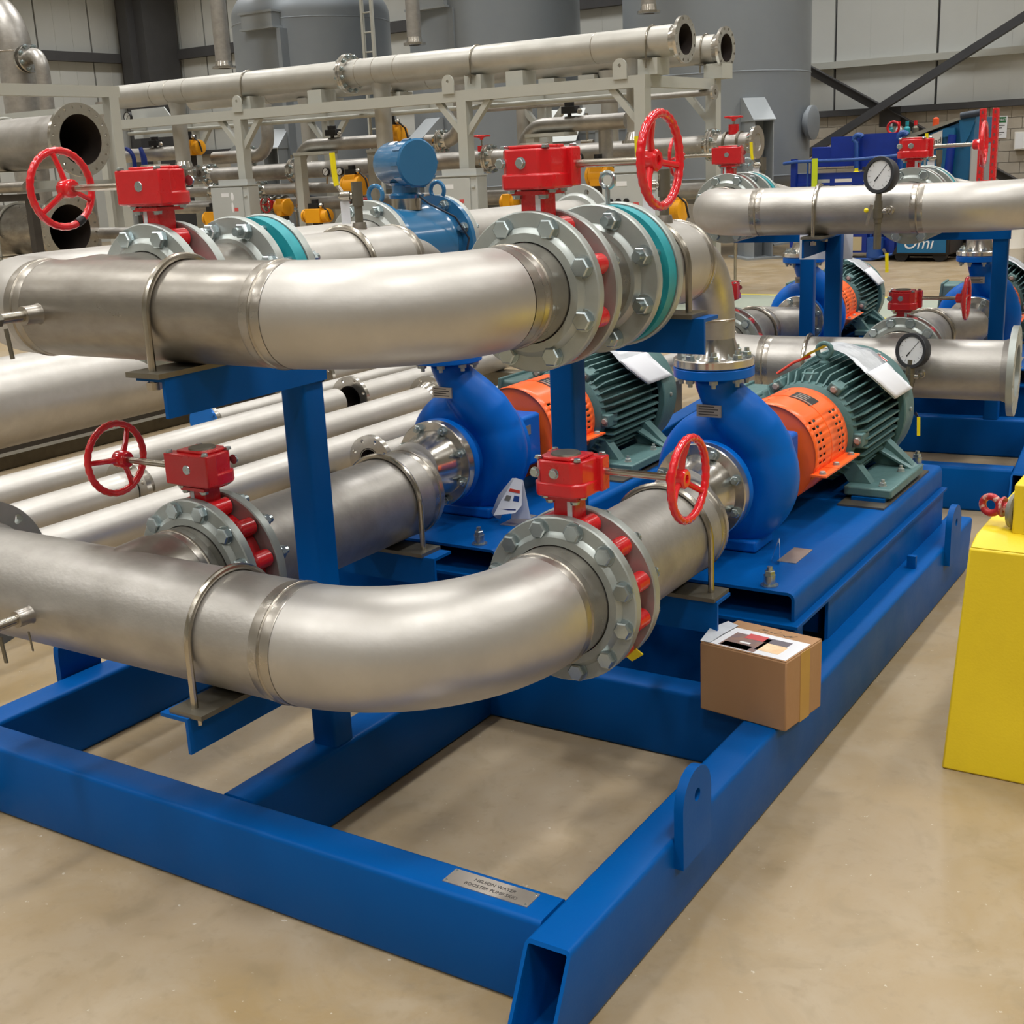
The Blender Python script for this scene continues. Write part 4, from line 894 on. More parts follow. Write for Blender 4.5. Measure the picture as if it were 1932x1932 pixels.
floor_pipe(-4.62, .0845, 4.6, 7.5, 'dark flanged floor pipe under the upper header', fa=.16, mt='stainless_pale')
for k, xx in enumerate((-5.52, -5.85)): solo('steel_rail', MB().bar((xx, -3, .0405), (xx, 8, .0405), .09, .08), 'dark_steel' if k else 'shim', ('gray' if not k else 'dark') + ' steel rail lying on the floor left of the fat pipe', 'rail')
# paper notice on the skid behind
CUR = S2
solo('paper_notice', MB().box((-1.125, .50, 1.105), (-.862, .502, 1.232)), 'paper', 'white paper notice on the blue post of the skid behind', 'notice')
CUR = M.Identity(4)

# ---------------------------------------------------------------- building shell
CUR = BF
def struct(name, mb, mt, parent=None, **k):
    if parent: return part(name, mb, mt, parent, **k)
    o = solo(name, mb, mt, **k); o['kind'] = 'structure'; return o
def copies(name, me_obj, spots, parent):
    for s in spots:
        o = bpy.data.objects.new(name, me_obj.data); C.objects.link(o); o.parent = parent
        o.location = me_obj.location + BF.to_3x3() @ V(s); ORG[o.name] = ORG[parent.name]
YW = 24.0
wb = struct('wall_back', MB().box((-29, YW + .1, 0), (14, YW + .3, CEIL)), 'girder')
x = -28.83; k = 0
while x < 13:
    pw = .98 if x < -23 else 2.04
    part('wall_panel', MB().box((x, YW + .04, 2.36), (x + pw - .05, YW + .1, CEIL)), 'wall_panel', wb)
    for q in (.68, 1.34): 
        if q < pw: part('panel_rib', MB().box((x + q - .01, YW + .034, 2.36), (x + q + .01, YW + .04, CEIL)), 'wall_panel', wb)
    x += pw
wl = struct('wall_left', MB().box((-29.2, -13, 0), (-29.0, YW, CEIL)), 'girder')
y = -12.175
while y < 22.6:
    part('wall_panel', MB().box((-29.0, y, 0), (-28.94, y + 1.65, CEIL)), 'wall_panel', wl)
    for q in (.55, 1.1): part('panel_rib', MB().box((-28.94, y + q - .012, 0), (-28.93, y + q + .012, CEIL)), 'wall_panel', wl)
    y += 1.7
struct('wall_right', MB().box((13.8, -14, 0), (14, 25, CEIL)), 'wall_panel')
struct('wall_front', MB().box((-34, -14.2, 0), (14, -14, CEIL)), 'wall_panel')
struct('trim_1', MB().box((-28.9, YW - .13, 3.17), (13.8, YW + .04, 3.3)), 'rack_gray')
struct('trim_2', MB().box((-28.9, YW - .15, 4.86), (13.8, YW + .04, 5.12)), 'girder')
struct('trim_3', MB().box((-28.9, YW - .1, 2.25), (13.8, YW + .05, 2.37)), 'girder')
struct('trim_4', MB().box((-28.94, -13, 4.78), (-28.7, 23.6, 5.02)), 'girder')
struct('trim_5', MB().box((-29, 22.75, 0), (-27.85, 23.9, CEIL)).box((-28.6, 22.5, 0), (-28.2, 22.8, CEIL)), 'girder')
# lower masonry: plain where hidden, single blocks where it shows
struct('wall_back_masonry', MB().box((-29, YW + .06, 0), (13.8, YW + .1, 2.25)), 'mortar', parent=wb)
b0 = part('concrete_block', MB().box((-10.0, YW, .004), (-9.608, YW + .07, .2)), 'block', wb, bevel=.006)
sp = []
for r_ in range(11):
    for c_ in range(18):
        if (r_, c_) != (0, 0): sp.append((.4 * c_ - (.2 if r_ % 2 else 0), rnd.uniform(-.004, .004), .2045 * r_))
copies('concrete_block', b0, sp, wb)
for (xa, xe) in ((-29, -10.3), (-2.9, 13.8)): part('masonry_run', MB().box((xa, YW, 0), (xe, YW + .07, 2.25)), 'block', wb)
# cross bracing, angle bars bolted over each other
for nm, p0, p1, yy in (('brace_bar', (-9.6, YW - .25, 3.45), (-4.6, YW - .25, .62), 0), ('brace_bar', (-4.4, YW - .42, 4.1), (-10.3, YW - .42, .86), 1)):
    t = thing(nm, 'dark steel wall brace ' + ('falling to the right behind the blue bin' if not yy else 'rising to the right above the red upright'), 'brace', (p0[0], p0[1], min(p0[2], p1[2])), 'dark cross braces on the back wall')
    part('flat_leg', MB().bar(p0, p1, .17, .012, (0, -1, 0)), 'girder', t); d = (V(p1) - V(p0)).normalized(); n_ = V((0, -1, 0)).cross(d) * .085
    part('standing_leg', MB().bar(V(p0) + n_ + V((0, -.08, 0)), V(p1) + n_ + V((0, -.08, 0)), .012, .16, (0, -1, 0)), 'girder', t)
solo('gusset_plate', MB().box((-7.62, YW - .345, 1.99), (-7.2, YW - .33, 2.36)), 'girder', 'dark plate where the two wall braces cross', 'plate')
# ceiling lamps
ORD = ('first', 'second', 'third', 'fourth', 'fifth', 'sixth', 'seventh', 'eighth')
for i, (x, y) in enumerate(LAMPS):
    t = thing('high_bay_lamp', 'white ceiling lamp above the photo, ' + ORD[i % 8] + ' lamp of row ' + ORD[i // 8] + ' counted from the left', 'lamp', (x, y, CEIL - .6), 'high bay lamps under the ceiling')
    part('housing', MB().box((x - .3, y - .78, CEIL - .59), (x + .3, y + .78, CEIL - .5)), 'white', t)
    part('lens', MB().box((x - .27, y - .74, CEIL - .6), (x + .27, y + .74, CEIL - .592)), 'lamp_lens', t)
    for s in (-.6, .6): part('hanger', MB().cyl((x, y + s, CEIL - .5), (x, y + s, CEIL), .008, n=6), 'dark_steel', t)
# ---------------------------------------------------------------- tanks
def tank(x, y, r, z0, zs, label, legs):
    t = thing('storage_tank', label, 'tank', (x, y, 0), 'gray storage tanks')
    pr = [(z0 - .45, .01)] + [(z0 - .45 * math.cos(math.radians(a)), r * math.sin(math.radians(a))) for a in range(10, 91, 10)]
    part('shell', MB().lathe((x, y, 0), (0, 0, 1), [(z0, r), (zs, r)], 96), 'tank_gray', t)
    part('bottom_head', MB().lathe((x, y, 0), (0, 0, 1), pr, 96), 'tank_gray', t)
    part('top_head', MB().lathe((x, y, 0), (0, 0, 1), [(zs, r)] + [(zs + .12 + .55 * math.sin(math.radians(a)), r - .18 + .18 * math.cos(math.radians(min(90, a * 2))) if a < 45 else (r - .18) * math.cos(math.radians((a - 45) * 2)) + .001) for a in range(0, 91, 5)], 96), 'tank_gray', t, ang=1.5)
    for zz in (z0, z0 + 1.6, zs): part('weld_seam', MB().lathe((x, y, zz - .012), (0, 0, 1), [(0, r), (.006, r + .008), (.018, r + .008), (.024, r)], 96), 'tank_gray', t)
    for a in legs:
        d = V((math.cos(math.radians(a)), math.sin(math.radians(a)), 0)); s = V((-d.y, d.x, 0)); c = V((x, y, 0)) + d * r
        H_ = z0 + .86; sw = .165
        g = part('leg', MB().prism([c - d * .15 - s * sw, c + d * .12 - s * sw, c + d * .12 + s * sw, c - d * .15 + s * sw], (0, 0, H_)), 'tank_gray', t)
        for q in (-1, 1): part('leg_flange', MB().prism([c + d * .12 + s * (sw * q), c + d * .5 + s * (sw * q), c + d * .5 + s * (sw - .02) * q, c + d * .12 + s * (sw - .02) * q], (0, 0, H_)), 'tank_leg', g)
        part('leg_cap', MB().prism([c + d * .53 - s * (sw + .02) + V((0, 0, H_ - .02)), c + d * .53 - s * (sw + .02) + V((0, 0, H_)), c + d * .08 - s * (sw + .02) + V((0, 0, H_ + .34)), c + d * .0 - s * (sw + .02) + V((0, 0, H_ + .34)), c - s * (sw + .02) + V((0, 0, H_ - .02))], s * (2 * sw + .04)), 'tank_leg', g)
        part('base_pad', MB().prism([c + d * .6 - s * .3, c + d * .6 + s * .3, c - d * .22 + s * .3, c - d * .22 - s * .3], (0, 0, .03)), 'tank_leg', g)
    return t
t1 = tank(-17.05, 17.8, 1.54, 1.25, 4.42, 'gray storage tank with rounded top, leftmost of three', (-75, 195, 60))
t2 = tank(-12.77, 17.98, 1.54, 1.25, 6.2, 'gray storage tank in the middle of three, partly hidden', (-100, 20, 150))
t3 = tank(-8.62, 18.45, 1.54, 1.25, 6.2, 'gray storage tank at the right with a tall leg', (-43.5, -150, 80))
part('manway', MB().lathe((-7.1, 18.6, 2.05), (1, 0, 0), [(-.1, .001), (-.1, .2), (.08, .2), (.08, .27), (.14, .27), (.16, .22), (.16, .001)], 36), 'tank_gray', t3)
part('handhole', MB().lathe((-7.62, 17.28, 1.62), (.65, -.76, 0), [(-.2, .001), (-.2, .2), (.02, .2), (.03, .18), (.03, .001)], 30), 'tank_gray', t3)
for t, x, y, z in ((t1, -16.9, 16.2, 4.42), (t2, -13.05, 16.4, 4.4)):
    b = part('lifting_bracket', MB().box((x - .4, y - .05, z - .14), (x + .4, y + .25, z + .1)), 'tank_leg', t)
    part('bracket_rim', MB().box((x - .44, y - .08, z + .1), (x + .44, y + .25, z + .14)), 'tank_leg', b); part('bracket_rim', MB().box((x - .44, y - .08, z - .18), (x + .44, y + .25, z - .14)), 'tank_leg', b)
    part('insulated_rib', MB().box((x + .42, y + .02, 1.6), (x + .52, y + .3, z - .19)), 'tank_gray', t)
def hang_pipe(x, y, zb, r, label):
    t = thing('hanging_pipe', label, 'pipe', (x, y, zb), 'pipes hanging before the tanks')
    part('pipe', MB().tube([(x, y, zb + .08), (x, y, 6.0)] + arc((x, y + .4, 6.0), (0, -1, 0), (0, 0, 1), .4, 8, 90, 8) + [(x, y + 2.4, 6.4)], r, 28), 'stainless', t)
    part('flange', MB().lathe((x, y, zb), (0, 0, 1), [(0, r * .8), (0, r * 1.55), (.035, r * 1.55), (.035, r * 1.15), (.12, r), (.12, r * .8)], 36, True), 'polished', t)
hang_pipe(-16.65, 15, 3.5, .14, 'stainless pipe hanging before the left tank')
hang_pipe(-12.25, 15, 3.52, .115, 'stainless pipe hanging between left and middle tanks')
hang_pipe(-8.0, 15, 3.58, .105, 'stainless pipe hanging before the right tank')
t = thing('tank_ladder', 'narrow pale ladder between the left and middle tanks', 'ladder', (-13.9, 15.6, 0))
for s in (-.11, .11): part('stile', MB().box((-14.0 + s - .025, 15.9, 0), (-14.0 + s + .025, 15.95, 6.3)), 'rack_gray', t)
for k in range(18): part('rung', MB().cyl((-14.11, 15.925, .4 + .32 * k), (-13.89, 15.925, .4 + .32 * k), .014, n=8), 'rack_gray', t)
t = thing('dark_filler', 'dark vertical duct in the gap between the left and middle tanks', 'filler', (-15, 19.5, 0))
part('filler', MB().box((-15.35, 20.2, 0), (-14.9, 20.6, CEIL - .01)), 'girder', t)  # plain dark box filling the gap between the two tanks

# ---------------------------------------------------------------- gray pipe rack
rk = thing('pipe_rack', 'long gray steel rack carrying two header pipes before the tanks', 'rack', (-10.3, 11.8, 0))
rg = 'rack_gray'; PX = (-14.95, -12.05, -8.25, -5.84); yF, yR = 10.86, 12.6; zt = 2.49
for yy in (yF, yR):
    part('beam', MB().box((-15.02, yy - .065, zt - .125), (-5.77, yy + .065, zt)), rg, rk)
    for xx in PX:
        part('post', MB().box((xx - .068, yy - .068, 0), (xx + .068, yy + .068, zt - .125)), rg, rk)
        part('base_plate', MB().box((xx - .13, yy - .13, 0), (xx + .13, yy + .13, .02)), rg, rk)
        for s in ((-1, 1) if xx not in (PX[0], PX[-1]) else ((1,) if xx == PX[0] else (-1,))):
            part('knee_brace', MB().bar((xx + s * .03, yy, zt - .5), (xx + s * .38, yy, zt - .11), .07, .07, (0, 1, 0)), rg, rk)
for xx in PX + (-10.15,):
    part('cross_beam', MB().box((xx - .06, yF + .066, zt - .12), (xx + .06, yR - .066, zt - .003)), rg, rk)
for xx, yy in ((-12.0, yF), (-8.42, yF), (-6.07, yF)):
    part('lifting_lug', holed(lug_outline(.17, zt + .1, zt - .03), (0, zt + .11), .02, lambda a, b, xx=xx, yy=yy: (xx + a, yy - .067, b), (0, -.02, 0)), rg, rk)
for yy in (11.05, 12.65):
    for xx in (-12.0, -8.15, -5.8, -10.7, -7.55):
        part('saddle', MB().box((xx - .12, yy - .14, zt), (xx + .12, yy + .14, zt + .17)), rg, rk)
def header(yy, x0, x1, z, r, label, joint, drops):
    t = thing('header_pipe', label, 'pipe', ((x0 + x1) / 2, yy, z - r), 'header pipes on the gray rack')
    part('pipe', MB().lathe((0, yy, z), (1, 0, 0), [(x0, r - .01), (x0, r), (x1, r), (x1, r - .01)], 48), 'stainless_far', t)
    part('bore', MB().lathe((0, yy, z), (1, 0, 0), [(x1 - 2.5, .001), (x1 - 2.5, r - .012), (x1 + .03, r - .012)], 40), 'bore', t)
    flange(t, (x1 + .03, yy, z), (-1, 0, 0), r * 1.47, .035, r * .96, 12, r * 1.3, 'polished', d=.028, holes=True, n=96)
    part('weld_neck', MB().lathe((x1 - .1, yy, z), (1, 0, 0), [(0, r), (.03, r * 1.03), (.095, r * 1.16), (.096, r)], 44), 'polished', t)
    if joint:
        for s, fc in ((-1, 1), (1, -1)):
            flange(t, (joint + s * .002, yy, z), (s, 0, 0), r * 1.47, .036, r, 12, r * 1.27, 'polished', d=.026, stud=True, face=1)
    for xx, zb, yo in drops:
        d = part('drop_pipe', MB().lathe((xx, yy + yo, 0), (0, 0, 1), [(zb, .108), (z - r - .1, .108), (z - r + .03, .135)], 32), 'stainless_far', t)
        part('drop_flange', MB().lathe((xx, yy + yo, 0), (0, 0, 1), [(zb - .03, .08), (zb - .03, .17), (zb, .17), (zb, .14), (zb + .09, .109), (zb + .09, .08)], 32, True), 'polished', d)
    for xx in (x0 + 1.35, (x0 + x1) / 2 + .2): part('weld_bead', MB().lathe((xx, yy, z), (1, 0, 0), [(-.006, r), (0, r + .004), (.006, r)], 48), 'weld_bead', t)
    for xx in (-13.9, -13.2, -10.0 + .3, -9.35, -6.5): part('weld_bead', MB().lathe((xx, yy, z), (1, 0, 0), [(-.006, r), (0, r + .003), (.006, r)], 48), 'weld_bead', t)
header(11.05, -14.93, -5.44, 2.825, .165, 'front stainless header pipe on the gray rack, open flange at right', -10.19, ((-13.55, 1.78, .05), (-9.72, 1.8, .05), (-6.05, 1.82, .05)))
header(12.65, -14.93, -5.72, 2.83, .165, 'rear stainless header pipe on the gray rack, behind the front one', -9.3, ((-12.5, 1.7, 0), (-8.6, 1.7, 0), (-7.3, 1.6, 0)))
for k, xx in enumerate((-12.0, -8.15, -5.8)):
    u_bolt((xx, 11.05, 2.825), (1, 0, 0), .165, .1, 'thin u-bolt over the front rack header, ' + ('left', 'middle', 'right')[k] + ' one', 'u-bolts on the rack headers', rod=.01, pad=(.12, .1))
for k, xx in enumerate((-10.7, -5.95)):
    u_bolt((xx, 12.65, 2.83), (1, 0, 0), .165, .1, 'thin u-bolt over the rear rack header, ' + ('left', 'right')[k] + ' one', 'u-bolts on the rack headers', rod=.01, pad=(.12, .1))
solo('conduit', MB().cyl((-14.8, 11.2, 2.31), (-6.1, 11.2, 2.31), .028, n=14), 'rack_gray', 'gray conduit running under the front rack beam', 'conduit')
t = thing('drain_pipe', 'thin stainless pipe with end flange under the right end of the rack', 'pipe', (-6.3, 12.35, 2.3))
part('pipe', MB().cyl((-9, 12.35, 2.33), (-5.72, 12.35, 2.33), .035, n=18), 'stainless', t); part('flange', MB().lathe((-5.72, 12.35, 2.33), (1, 0, 0), [(0, .03), (0, .085), (.03, .085), (.03, .03)], 24, True), 'polished', t)

# ---------------------------------------------------------------- pipework and instruments under the rack
def run(name, pts, r, label, group='pipe runs under the rack', mt='stainless', ends=(0, 0), joints=(), beads=()):
    z0 = min(p[2] for p in pts)
    t = thing(name, label, 'pipe', pts[0], group)
    part('pipe', MB().tube(pts, r, 28), mt, t, ang=1.2)
    for k, e in enumerate(ends):
        if not e: continue
        p = V(pts[0 if k == 0 else -1]); d = (V(pts[1]) - p if k == 0 else V(pts[-2]) - p).normalized()
        part('end_flange', MB().lathe(p - d * .01, d, [(0, r * .85), (0, r * 1.6), (.03, r * 1.6), (.03, r * 1.25), (.1, r), (.1, r * .85)], 32, True), 'polished', t)
        for q in ringpts(p + d * .02, d, r * 1.42, 8): bolt(t, q, d, .02, stud=True)
    for (p, d) in joints:
        p = V(p); d = V(d).normalized()
        for s in (-1, 1):
            f = part('joint_flange', MB().lathe(p, d * s, [(.003, r), (.003, r * 1.6), (.032, r * 1.6), (.032, r * 1.2), (.1, r), ], 32), 'polished', t)
            for q in ringpts(p + d * s * .032, d, r * 1.42, 8): bolt(f, q, d * s, .022, stud=True)
    return t
def bend(a, b, c, R, n=8):
    """points of a rounded corner at b"""
    a, b, c = V(a), V(b), V(c); u = (a - b).normalized(); w_ = (c - b).normalized(); o = b + u * R + w_ * R
    return [o - w_ * R * math.cos(PI / 2 * i / n) - u * R * math.sin(PI / 2 * i / n) for i in range(n + 1)]
run('bent_pipe', [(-9.9, 11.5, 1.99)] + bend((-9.9, 11.5, 1.99), (-11.64, 11.5, 1.99), (-11.64, 11.5, 1.1), .3) + [(-11.64, 11.5, 1.12)], .085, 'stainless pipe bending down beside the blue meter head, left of it', ends=(0, 1))
run('bent_pipe', [(-6.4, 11.5, 2.05)] + bend((-6.4, 11.5, 2.05), (-7.84, 11.5, 2.05), (-7.84, 11.5, .8), .3) + [(-7.84, 11.5, .9)], .09, 'stainless pipe bending down above the front red gearbox', ends=(0, 1))
run('bent_pipe', [(-6.75, 11.6, 2.05), (-6.75, 11.6, 1.3)], .085, 'stainless tee leg behind the front red gearbox')
run('return_bend', [(-9.55, 11.75, 1.95)] + bend((-9.55, 11.75, 1.95), (-8.98, 11.75, 1.95), (-8.98, 11.75, 2.5), .28) + [(-8.98, 11.75, 2.62)], .09, 'stainless elbow rising right of the upper yellow actuator, mid rack', joints=(((-9.3, 11.75, 1.95), (1, 0, 0)),))
run('return_bend', [(-13.6, 11.75, 1.9)] + bend((-13.6, 11.75, 1.9), (-12.45, 11.75, 1.9), (-12.45, 11.75, 2.45), .28) + [(-12.45, 11.75, 2.6)], .09, 'stainless elbow rising right of the upper left yellow actuator', joints=(((-12.85, 11.75, 1.9), (1, 0, 0)),))
run('long_pipe', [(-15.6, 12.1, 1.63), (-5.05, 12.1, 1.74)], .115, 'long stainless pipe at mid height under the rack, open right end', ends=(0, 1), joints=tuple(((xx, 12.1, 1.63 + (xx + 15.6) * .0104), (1, 0, .0104)) for xx in (-14.1, -12.3, -8.8, -5.6)))
run('long_pipe', [(-15.6, 12.2, 1.18), (-5.3, 12.2, 1.22)], .095, 'long stainless pipe low under the rack', joints=tuple(((xx, 12.2, 1.2), (1, 0, 0)) for xx in (-13.0, -11.2, -7.3)), ends=(0, 1))
run('long_pipe', [(-15.2, 11.7, 1.42), (-10.9, 11.7, 1.42)], .075, 'stainless pipe between the left panel and the red gearbox', joints=(((-13.6, 11.7, 1.42), (1, 0, 0)), ((-12.6, 11.7, 1.42), (1, 0, 0))))
run('short_pipe', [(-15.3, 11.4, 2.0), (-13.75, 11.4, 2.0)], .1, 'short stainless pipe behind the blue hooks at the left of the rack', beads=())
run('drain_run', [(-15.2, 11.9, .75), (-5.6, 11.9, .75)], .1, 'lowest stainless pipe near the floor under the rack', joints=(((-9.7, 11.9, .75), (1, 0, 0)), ((-6.4, 11.9, .75), (1, 0, 0))))
for k, (xx, zz) in enumerate(((-15.0, .75), (-10.5, .75), (-5.9, .75))):
    solo('pipe_stand', MB().box((xx - .06, 11.84, .01), (xx + .06, 11.96, zz - .1)).box((xx - .15, 11.75, 0), (xx + .15, 12.05, .02)), 'rack_gray', 'gray pipe stand under the lowest rack pipe, ' + ('left', 'middle', 'right')[k], 'stand', 'pipe stands under the rack')
for k, (xx, yy, z1, z0) in enumerate(((-11.42, 11.3, 1.86, 0), (-10.62, 11.9, 1.86, 0), (-7.62, 11.35, 1.92, 0))):
    t = thing('pipe_stand', 'pale square stand holding the bent pipe, ' + ('left one', 'rear one by the gauges', 'right one above the gearbox')[k], 'stand', (xx, yy, 0), 'pipe stands under the rack')
    part('column', MB().box((xx - .06, yy - .06, 0), (xx + .06, yy + .06, z1)), 'rack_gray', t); part('cradle', MB().box((xx - .06, yy - .08, z1), (xx + .5, yy + .22, z1 + .04)), 'rack_gray', t)
def actuator(x, y, z, sx, sz, label, top=True, vert=False):
    t = thing('valve_actuator', label, 'actuator', (x, y, z - sz / 2 - .3), 'yellow actuators under the rack')
    b = MB().box((x - sx * .32, y - .1, z - sz * .5), (x + sx * .32, y + .1, z + sz * .5)).lathe((x - sx / 2, y, z), (1, 0, 0), [(0, .001), (0, sz * .38), (sx * .08, sz * .46), (sx * .92, sz * .46), (sx, sz * .38), (sx, .001)], 20)
    part('cylinder_body', b, 'actuator_yellow', t, bevel=.006)
    for s in (-1, 1): part('end_cap', MB().lathe((x + s * sx * .5, y, z), (s, 0, 0), [(-.02, sz * .47), (.015, sz * .47), (.03, sz * .3), (.03, .001)], 18), 'actuator_yellow', t)
    if top:
        q = part('position_switch', MB().box((x - .1, y - .06, z + sz * .5), (x + .08, y + .06, z + sz * .5 + .07)).cyl((x - .02, y, z + sz * .5 + .07), (x - .02, y, z + sz * .5 + .12), .05, n=14), 'black', t)
        part('gland', MB().sphere((x + .11, y - .03, z + sz * .5 + .04), .035, 10), 'polished', q)
        part('cable', MB().tube([(x + .13, y - .03, z + sz * .5 + .03), (x + .24, y - .04, z + sz * .3), (x + .28, y - .04, z - sz * .3)], .012, 8), 'black', q)
    part('yoke', MB().box((x - .05, y - .05, z - sz * .5 - .16), (x + .05, y + .05, z - sz * .5)), 'dark_steel', t)
    v = part('valve_body', MB().lathe((x - .12, y, z - sz * .5 - .26), (1, 0, 0), [(0, .05), (0, .12), (.04, .12), (.045, .08), (.2, .08), (.205, .12), (.24, .12), (.24, .05)], 24, True), 'weld', t)
    for q in ringpts((x + .12, y, z - sz * .5 - .26), (1, 0, 0), .105, 6): bolt(v, q, (1, 0, 0), .018, stud=True)
    return t
AC = [(-13.76, 11.45, 2.06, .4, .22, 'yellow actuator high at the left of the rack, right of a drop pipe'), (-9.87, 11.45, 2.06, .3, .24, 'yellow actuator high in mid rack above the blue meter head'),
      (-10.52, 11.35, 1.44, .27, .28, 'yellow actuator beside the two small gauges'), (-11.1, 11.2, 1.06, .42, .19, 'yellow actuator low, left of the yellow lever, just above the stainless pipe'),
      (-12.02, 11.5, 1.17, .16, .24, 'small yellow actuator right of the left gray panel'), (-13.35, 11.4, 1.04, .32, .2, 'yellow actuator low behind the left red gearbox'),
      (-6.72, 11.4, 1.45, .26, .24, 'yellow actuator right of the front red gearbox'), (-5.72, 11.2, 1.04, .34, .28, 'yellow actuator low behind the right red handwheel'), (-8.02, 11.4, 1.17, .18, .2, 'yellow actuator below the middle gray panel')]
for i, a in enumerate(AC): actuator(*a, top=i not in (4, 8))
def switch_on(x, y, z, label):
    t = thing('limit_switch', label, 'switch', (x, y, z), 'black switches on the rack pipes')
    part('body', MB().box((x - .11, y - .06, z), (x + .08, y + .06, z + .08)).cyl((x - .03, y, z + .08), (x - .03, y, z + .13), .06, n=14), 'black', t, bevel=.005)
    part('spindle', MB().cyl((x - .03, y, z - .06), (x - .03, y, z), .025, n=10), 'dark_steel', t); part('gland', MB().sphere((x + .12, y - .02, z + .02), .035, 10), 'polished', t)
switch_on(-10.95, 11.5, 2.1, 'black switch on top of the left bent pipe'); switch_on(-7.15, 11.5, 2.17, 'black switch on top of the right bent pipe'); switch_on(-14.45, 11.4, 2.12, 'black switch above the short pipe with blue hooks')
def panel(x0, x1, y, z0, z1, label, buttons=False):
    t = thing('control_panel', label, 'panel', ((x0 + x1) / 2, y, z0), 'gray control panels on the rack posts'); w_ = x1 - x0
    part('enclosure', MB().box((x0, y - .2, z0), (x1, y, z1)), 'panel_gray', t, bevel=.008)
    d = part('door', MB().box((x0 + .02, y - .215, z0 + .02), (x1 - .1, y - .2, z1 - .02)), 'panel_gray', t, bevel=.004)
    part('drip_hood', MB().box((x0 - .01, y - .22, z1), (x1 + .01, y + .01, z1 + .015)), 'panel_gray', t)
    part('gland_plate', MB().box((x0 + .15, y - .18, z1 + .015), (x1 - .02, y - .03, z1 + .085)), 'panel_gray', t)
    part('name_label', MB().box((x0 + w_ * .3, y - .217, z1 - .14), (x0 + w_ * .5, y - .215, z1 - .09)), 'white', d)
    part('warning_label', MB().box((x0 + w_ * .62, y - .217, z0 + (z1 - z0) * .42), (x0 + w_ * .72, y - .215, z0 + (z1 - z0) * .5)), 'photo_red', d)
    for q in (.2, .75): part('hinge', MB().box((x1 - .08, y - .215, z0 + (z1 - z0) * q), (x1 - .03, y - .2, z0 + (z1 - z0) * q + .02)), 'panel_gray', t)
    if buttons:
        for i in range(3):
            for j in range(2): part('push_button', MB().cyl((x0 + .12 + .1 * i, y - .24, z0 + .2 + .13 * j), (x0 + .12 + .1 * i, y - .215, z0 + .2 + .13 * j), .03, n=14), 'black', d)
    part('post_strap', MB().box((x0 + w_ * .3, y, z0 + .1), (x0 + w_ * .7, y + .03, z1 - .1)), 'panel_gray', t)
    return d
d1 = panel(-12.45, -11.72, 10.76, .93, 1.5, 'gray control panel with torn white stickers, left')
part('torn_sticker', MB().sphere((-12.02, 10.544, 1.36), (.03, .002, .06), 10), 'white', d1); part('torn_sticker', MB().sphere((-12.03, 10.544, 1.22), (.022, .002, .07), 10), 'white', d1)
panel(-8.58, -7.9, 10.76, .98, 1.51, 'gray control panel with one red label, middle'); panel(-6.2, -5.55, 10.76, .85, 1.48, 'gray control panel with black buttons behind the right handwheel', True)
def small_gauge(x, y, z, r, label):
    t = thing('dial_gauge', label, 'gauge', (x, y, z - r - .1), 'small dial gauges on the rack')
    part('case', MB().lathe((x, y, z), (0, -1, 0), [(-.03, .001), (-.03, r), (.01, r), (.01, r * .84), (.004, r * .84), (.004, .001)], 28), 'black', t)
    f = part('dial', MB().cyl((x, y - .0045, z), (x, y - .006, z), r * .84, n=28), 'glass_dial', t)
    part('needle', MB().bar((x - r * .4, y - .0075, z - r * .4), (x + r * .4, y - .0075, z + r * .4), .006, .002, (0, -1, 0)), 'ink', f)
    part('stem', MB().cyl((x, y + .01, z - r - .1), (x, y + .01, z - r + .01), .015, n=10), 'rod', t)
small_gauge(-10.97, 11.3, 1.63, .055, 'left one of the two small dial gauges above the stainless pipe'); small_gauge(-10.72, 11.3, 1.63, .055, 'right one of the two small dial gauges above the stainless pipe')
small_gauge(-14.85, 11.25, 2.55, .08, 'round dial gauge at the left end of the rack'); small_gauge(-6.95, 11.3, 1.66, .055, 'small dial gauge above the front gearbox shaft')
t = thing('gauge_board', 'pale gray board behind the dial gauge at the left end of the rack', 'board', (-14.7, 11.6, 2.0))
part('board', MB().prism([(-15.2, 11.62, 2.25), (-14.05, 11.62, 2.25), (-14.45, 11.62, 2.68), (-15.2, 11.62, 2.68)], (0, .02, 0)), 'panel_gray', t); part('leg', MB().box((-14.85, 11.64, 0), (-14.75, 11.7, 2.3)), 'rack_gray', t)
def red_valve(x, y, z, r, label, axis, stem=.3):
    ax = V(axis).normalized(); t = thing('gate_valve', label, 'valve', (x, y, z - .14), 'small red valves under the rack')
    part('valve_body', MB().lathe((x - .1, y, z), (1, 0, 0), [(0, .06), (0, .125), (.03, .125), (.035, .1), (.165, .1), (.17, .125), (.2, .125), (.2, .06)], 24, True), 'pad', t)
    part('bonnet', MB().cyl(V((x, y, z)) + ax * .09, V((x, y, z)) + ax * .2, .06, n=16), 'red_paint', t)
    part('stem', MB().cyl(V((x, y, z)) + ax * .2, V((x, y, z)) + ax * stem, .012, n=10), 'rod', t)
    handwheel(t, V((x, y, z)) + ax * stem, ax, R=r, rt=.012, mt='red_paint', dish=.02, n=36)
red_valve(-8.92, 12.1, 1.62 + .05, .12, 'small red valve with flat handwheel left of the middle panel post', (0, 0, 1), .3); red_valve(-5.34, 12.1, 1.75, .11, 'small red valve with flat handwheel above the right far gearbox', (0, 0, 1), .26)
red_valve(-10.25, 12.1, 1.68, .13, 'small red valve facing front left of the blue meter head', (0, -1, .0), .35); red_valve(-11.0, 12.2, 1.2, .13, 'small red valve by the thin stand, low, behind the bent pipe', (0, -1, 0), .3); red_valve(-12.75, 12.2, 1.2, .12, 'small red valve left of the left gray panel', (0, -1, 0), .3)
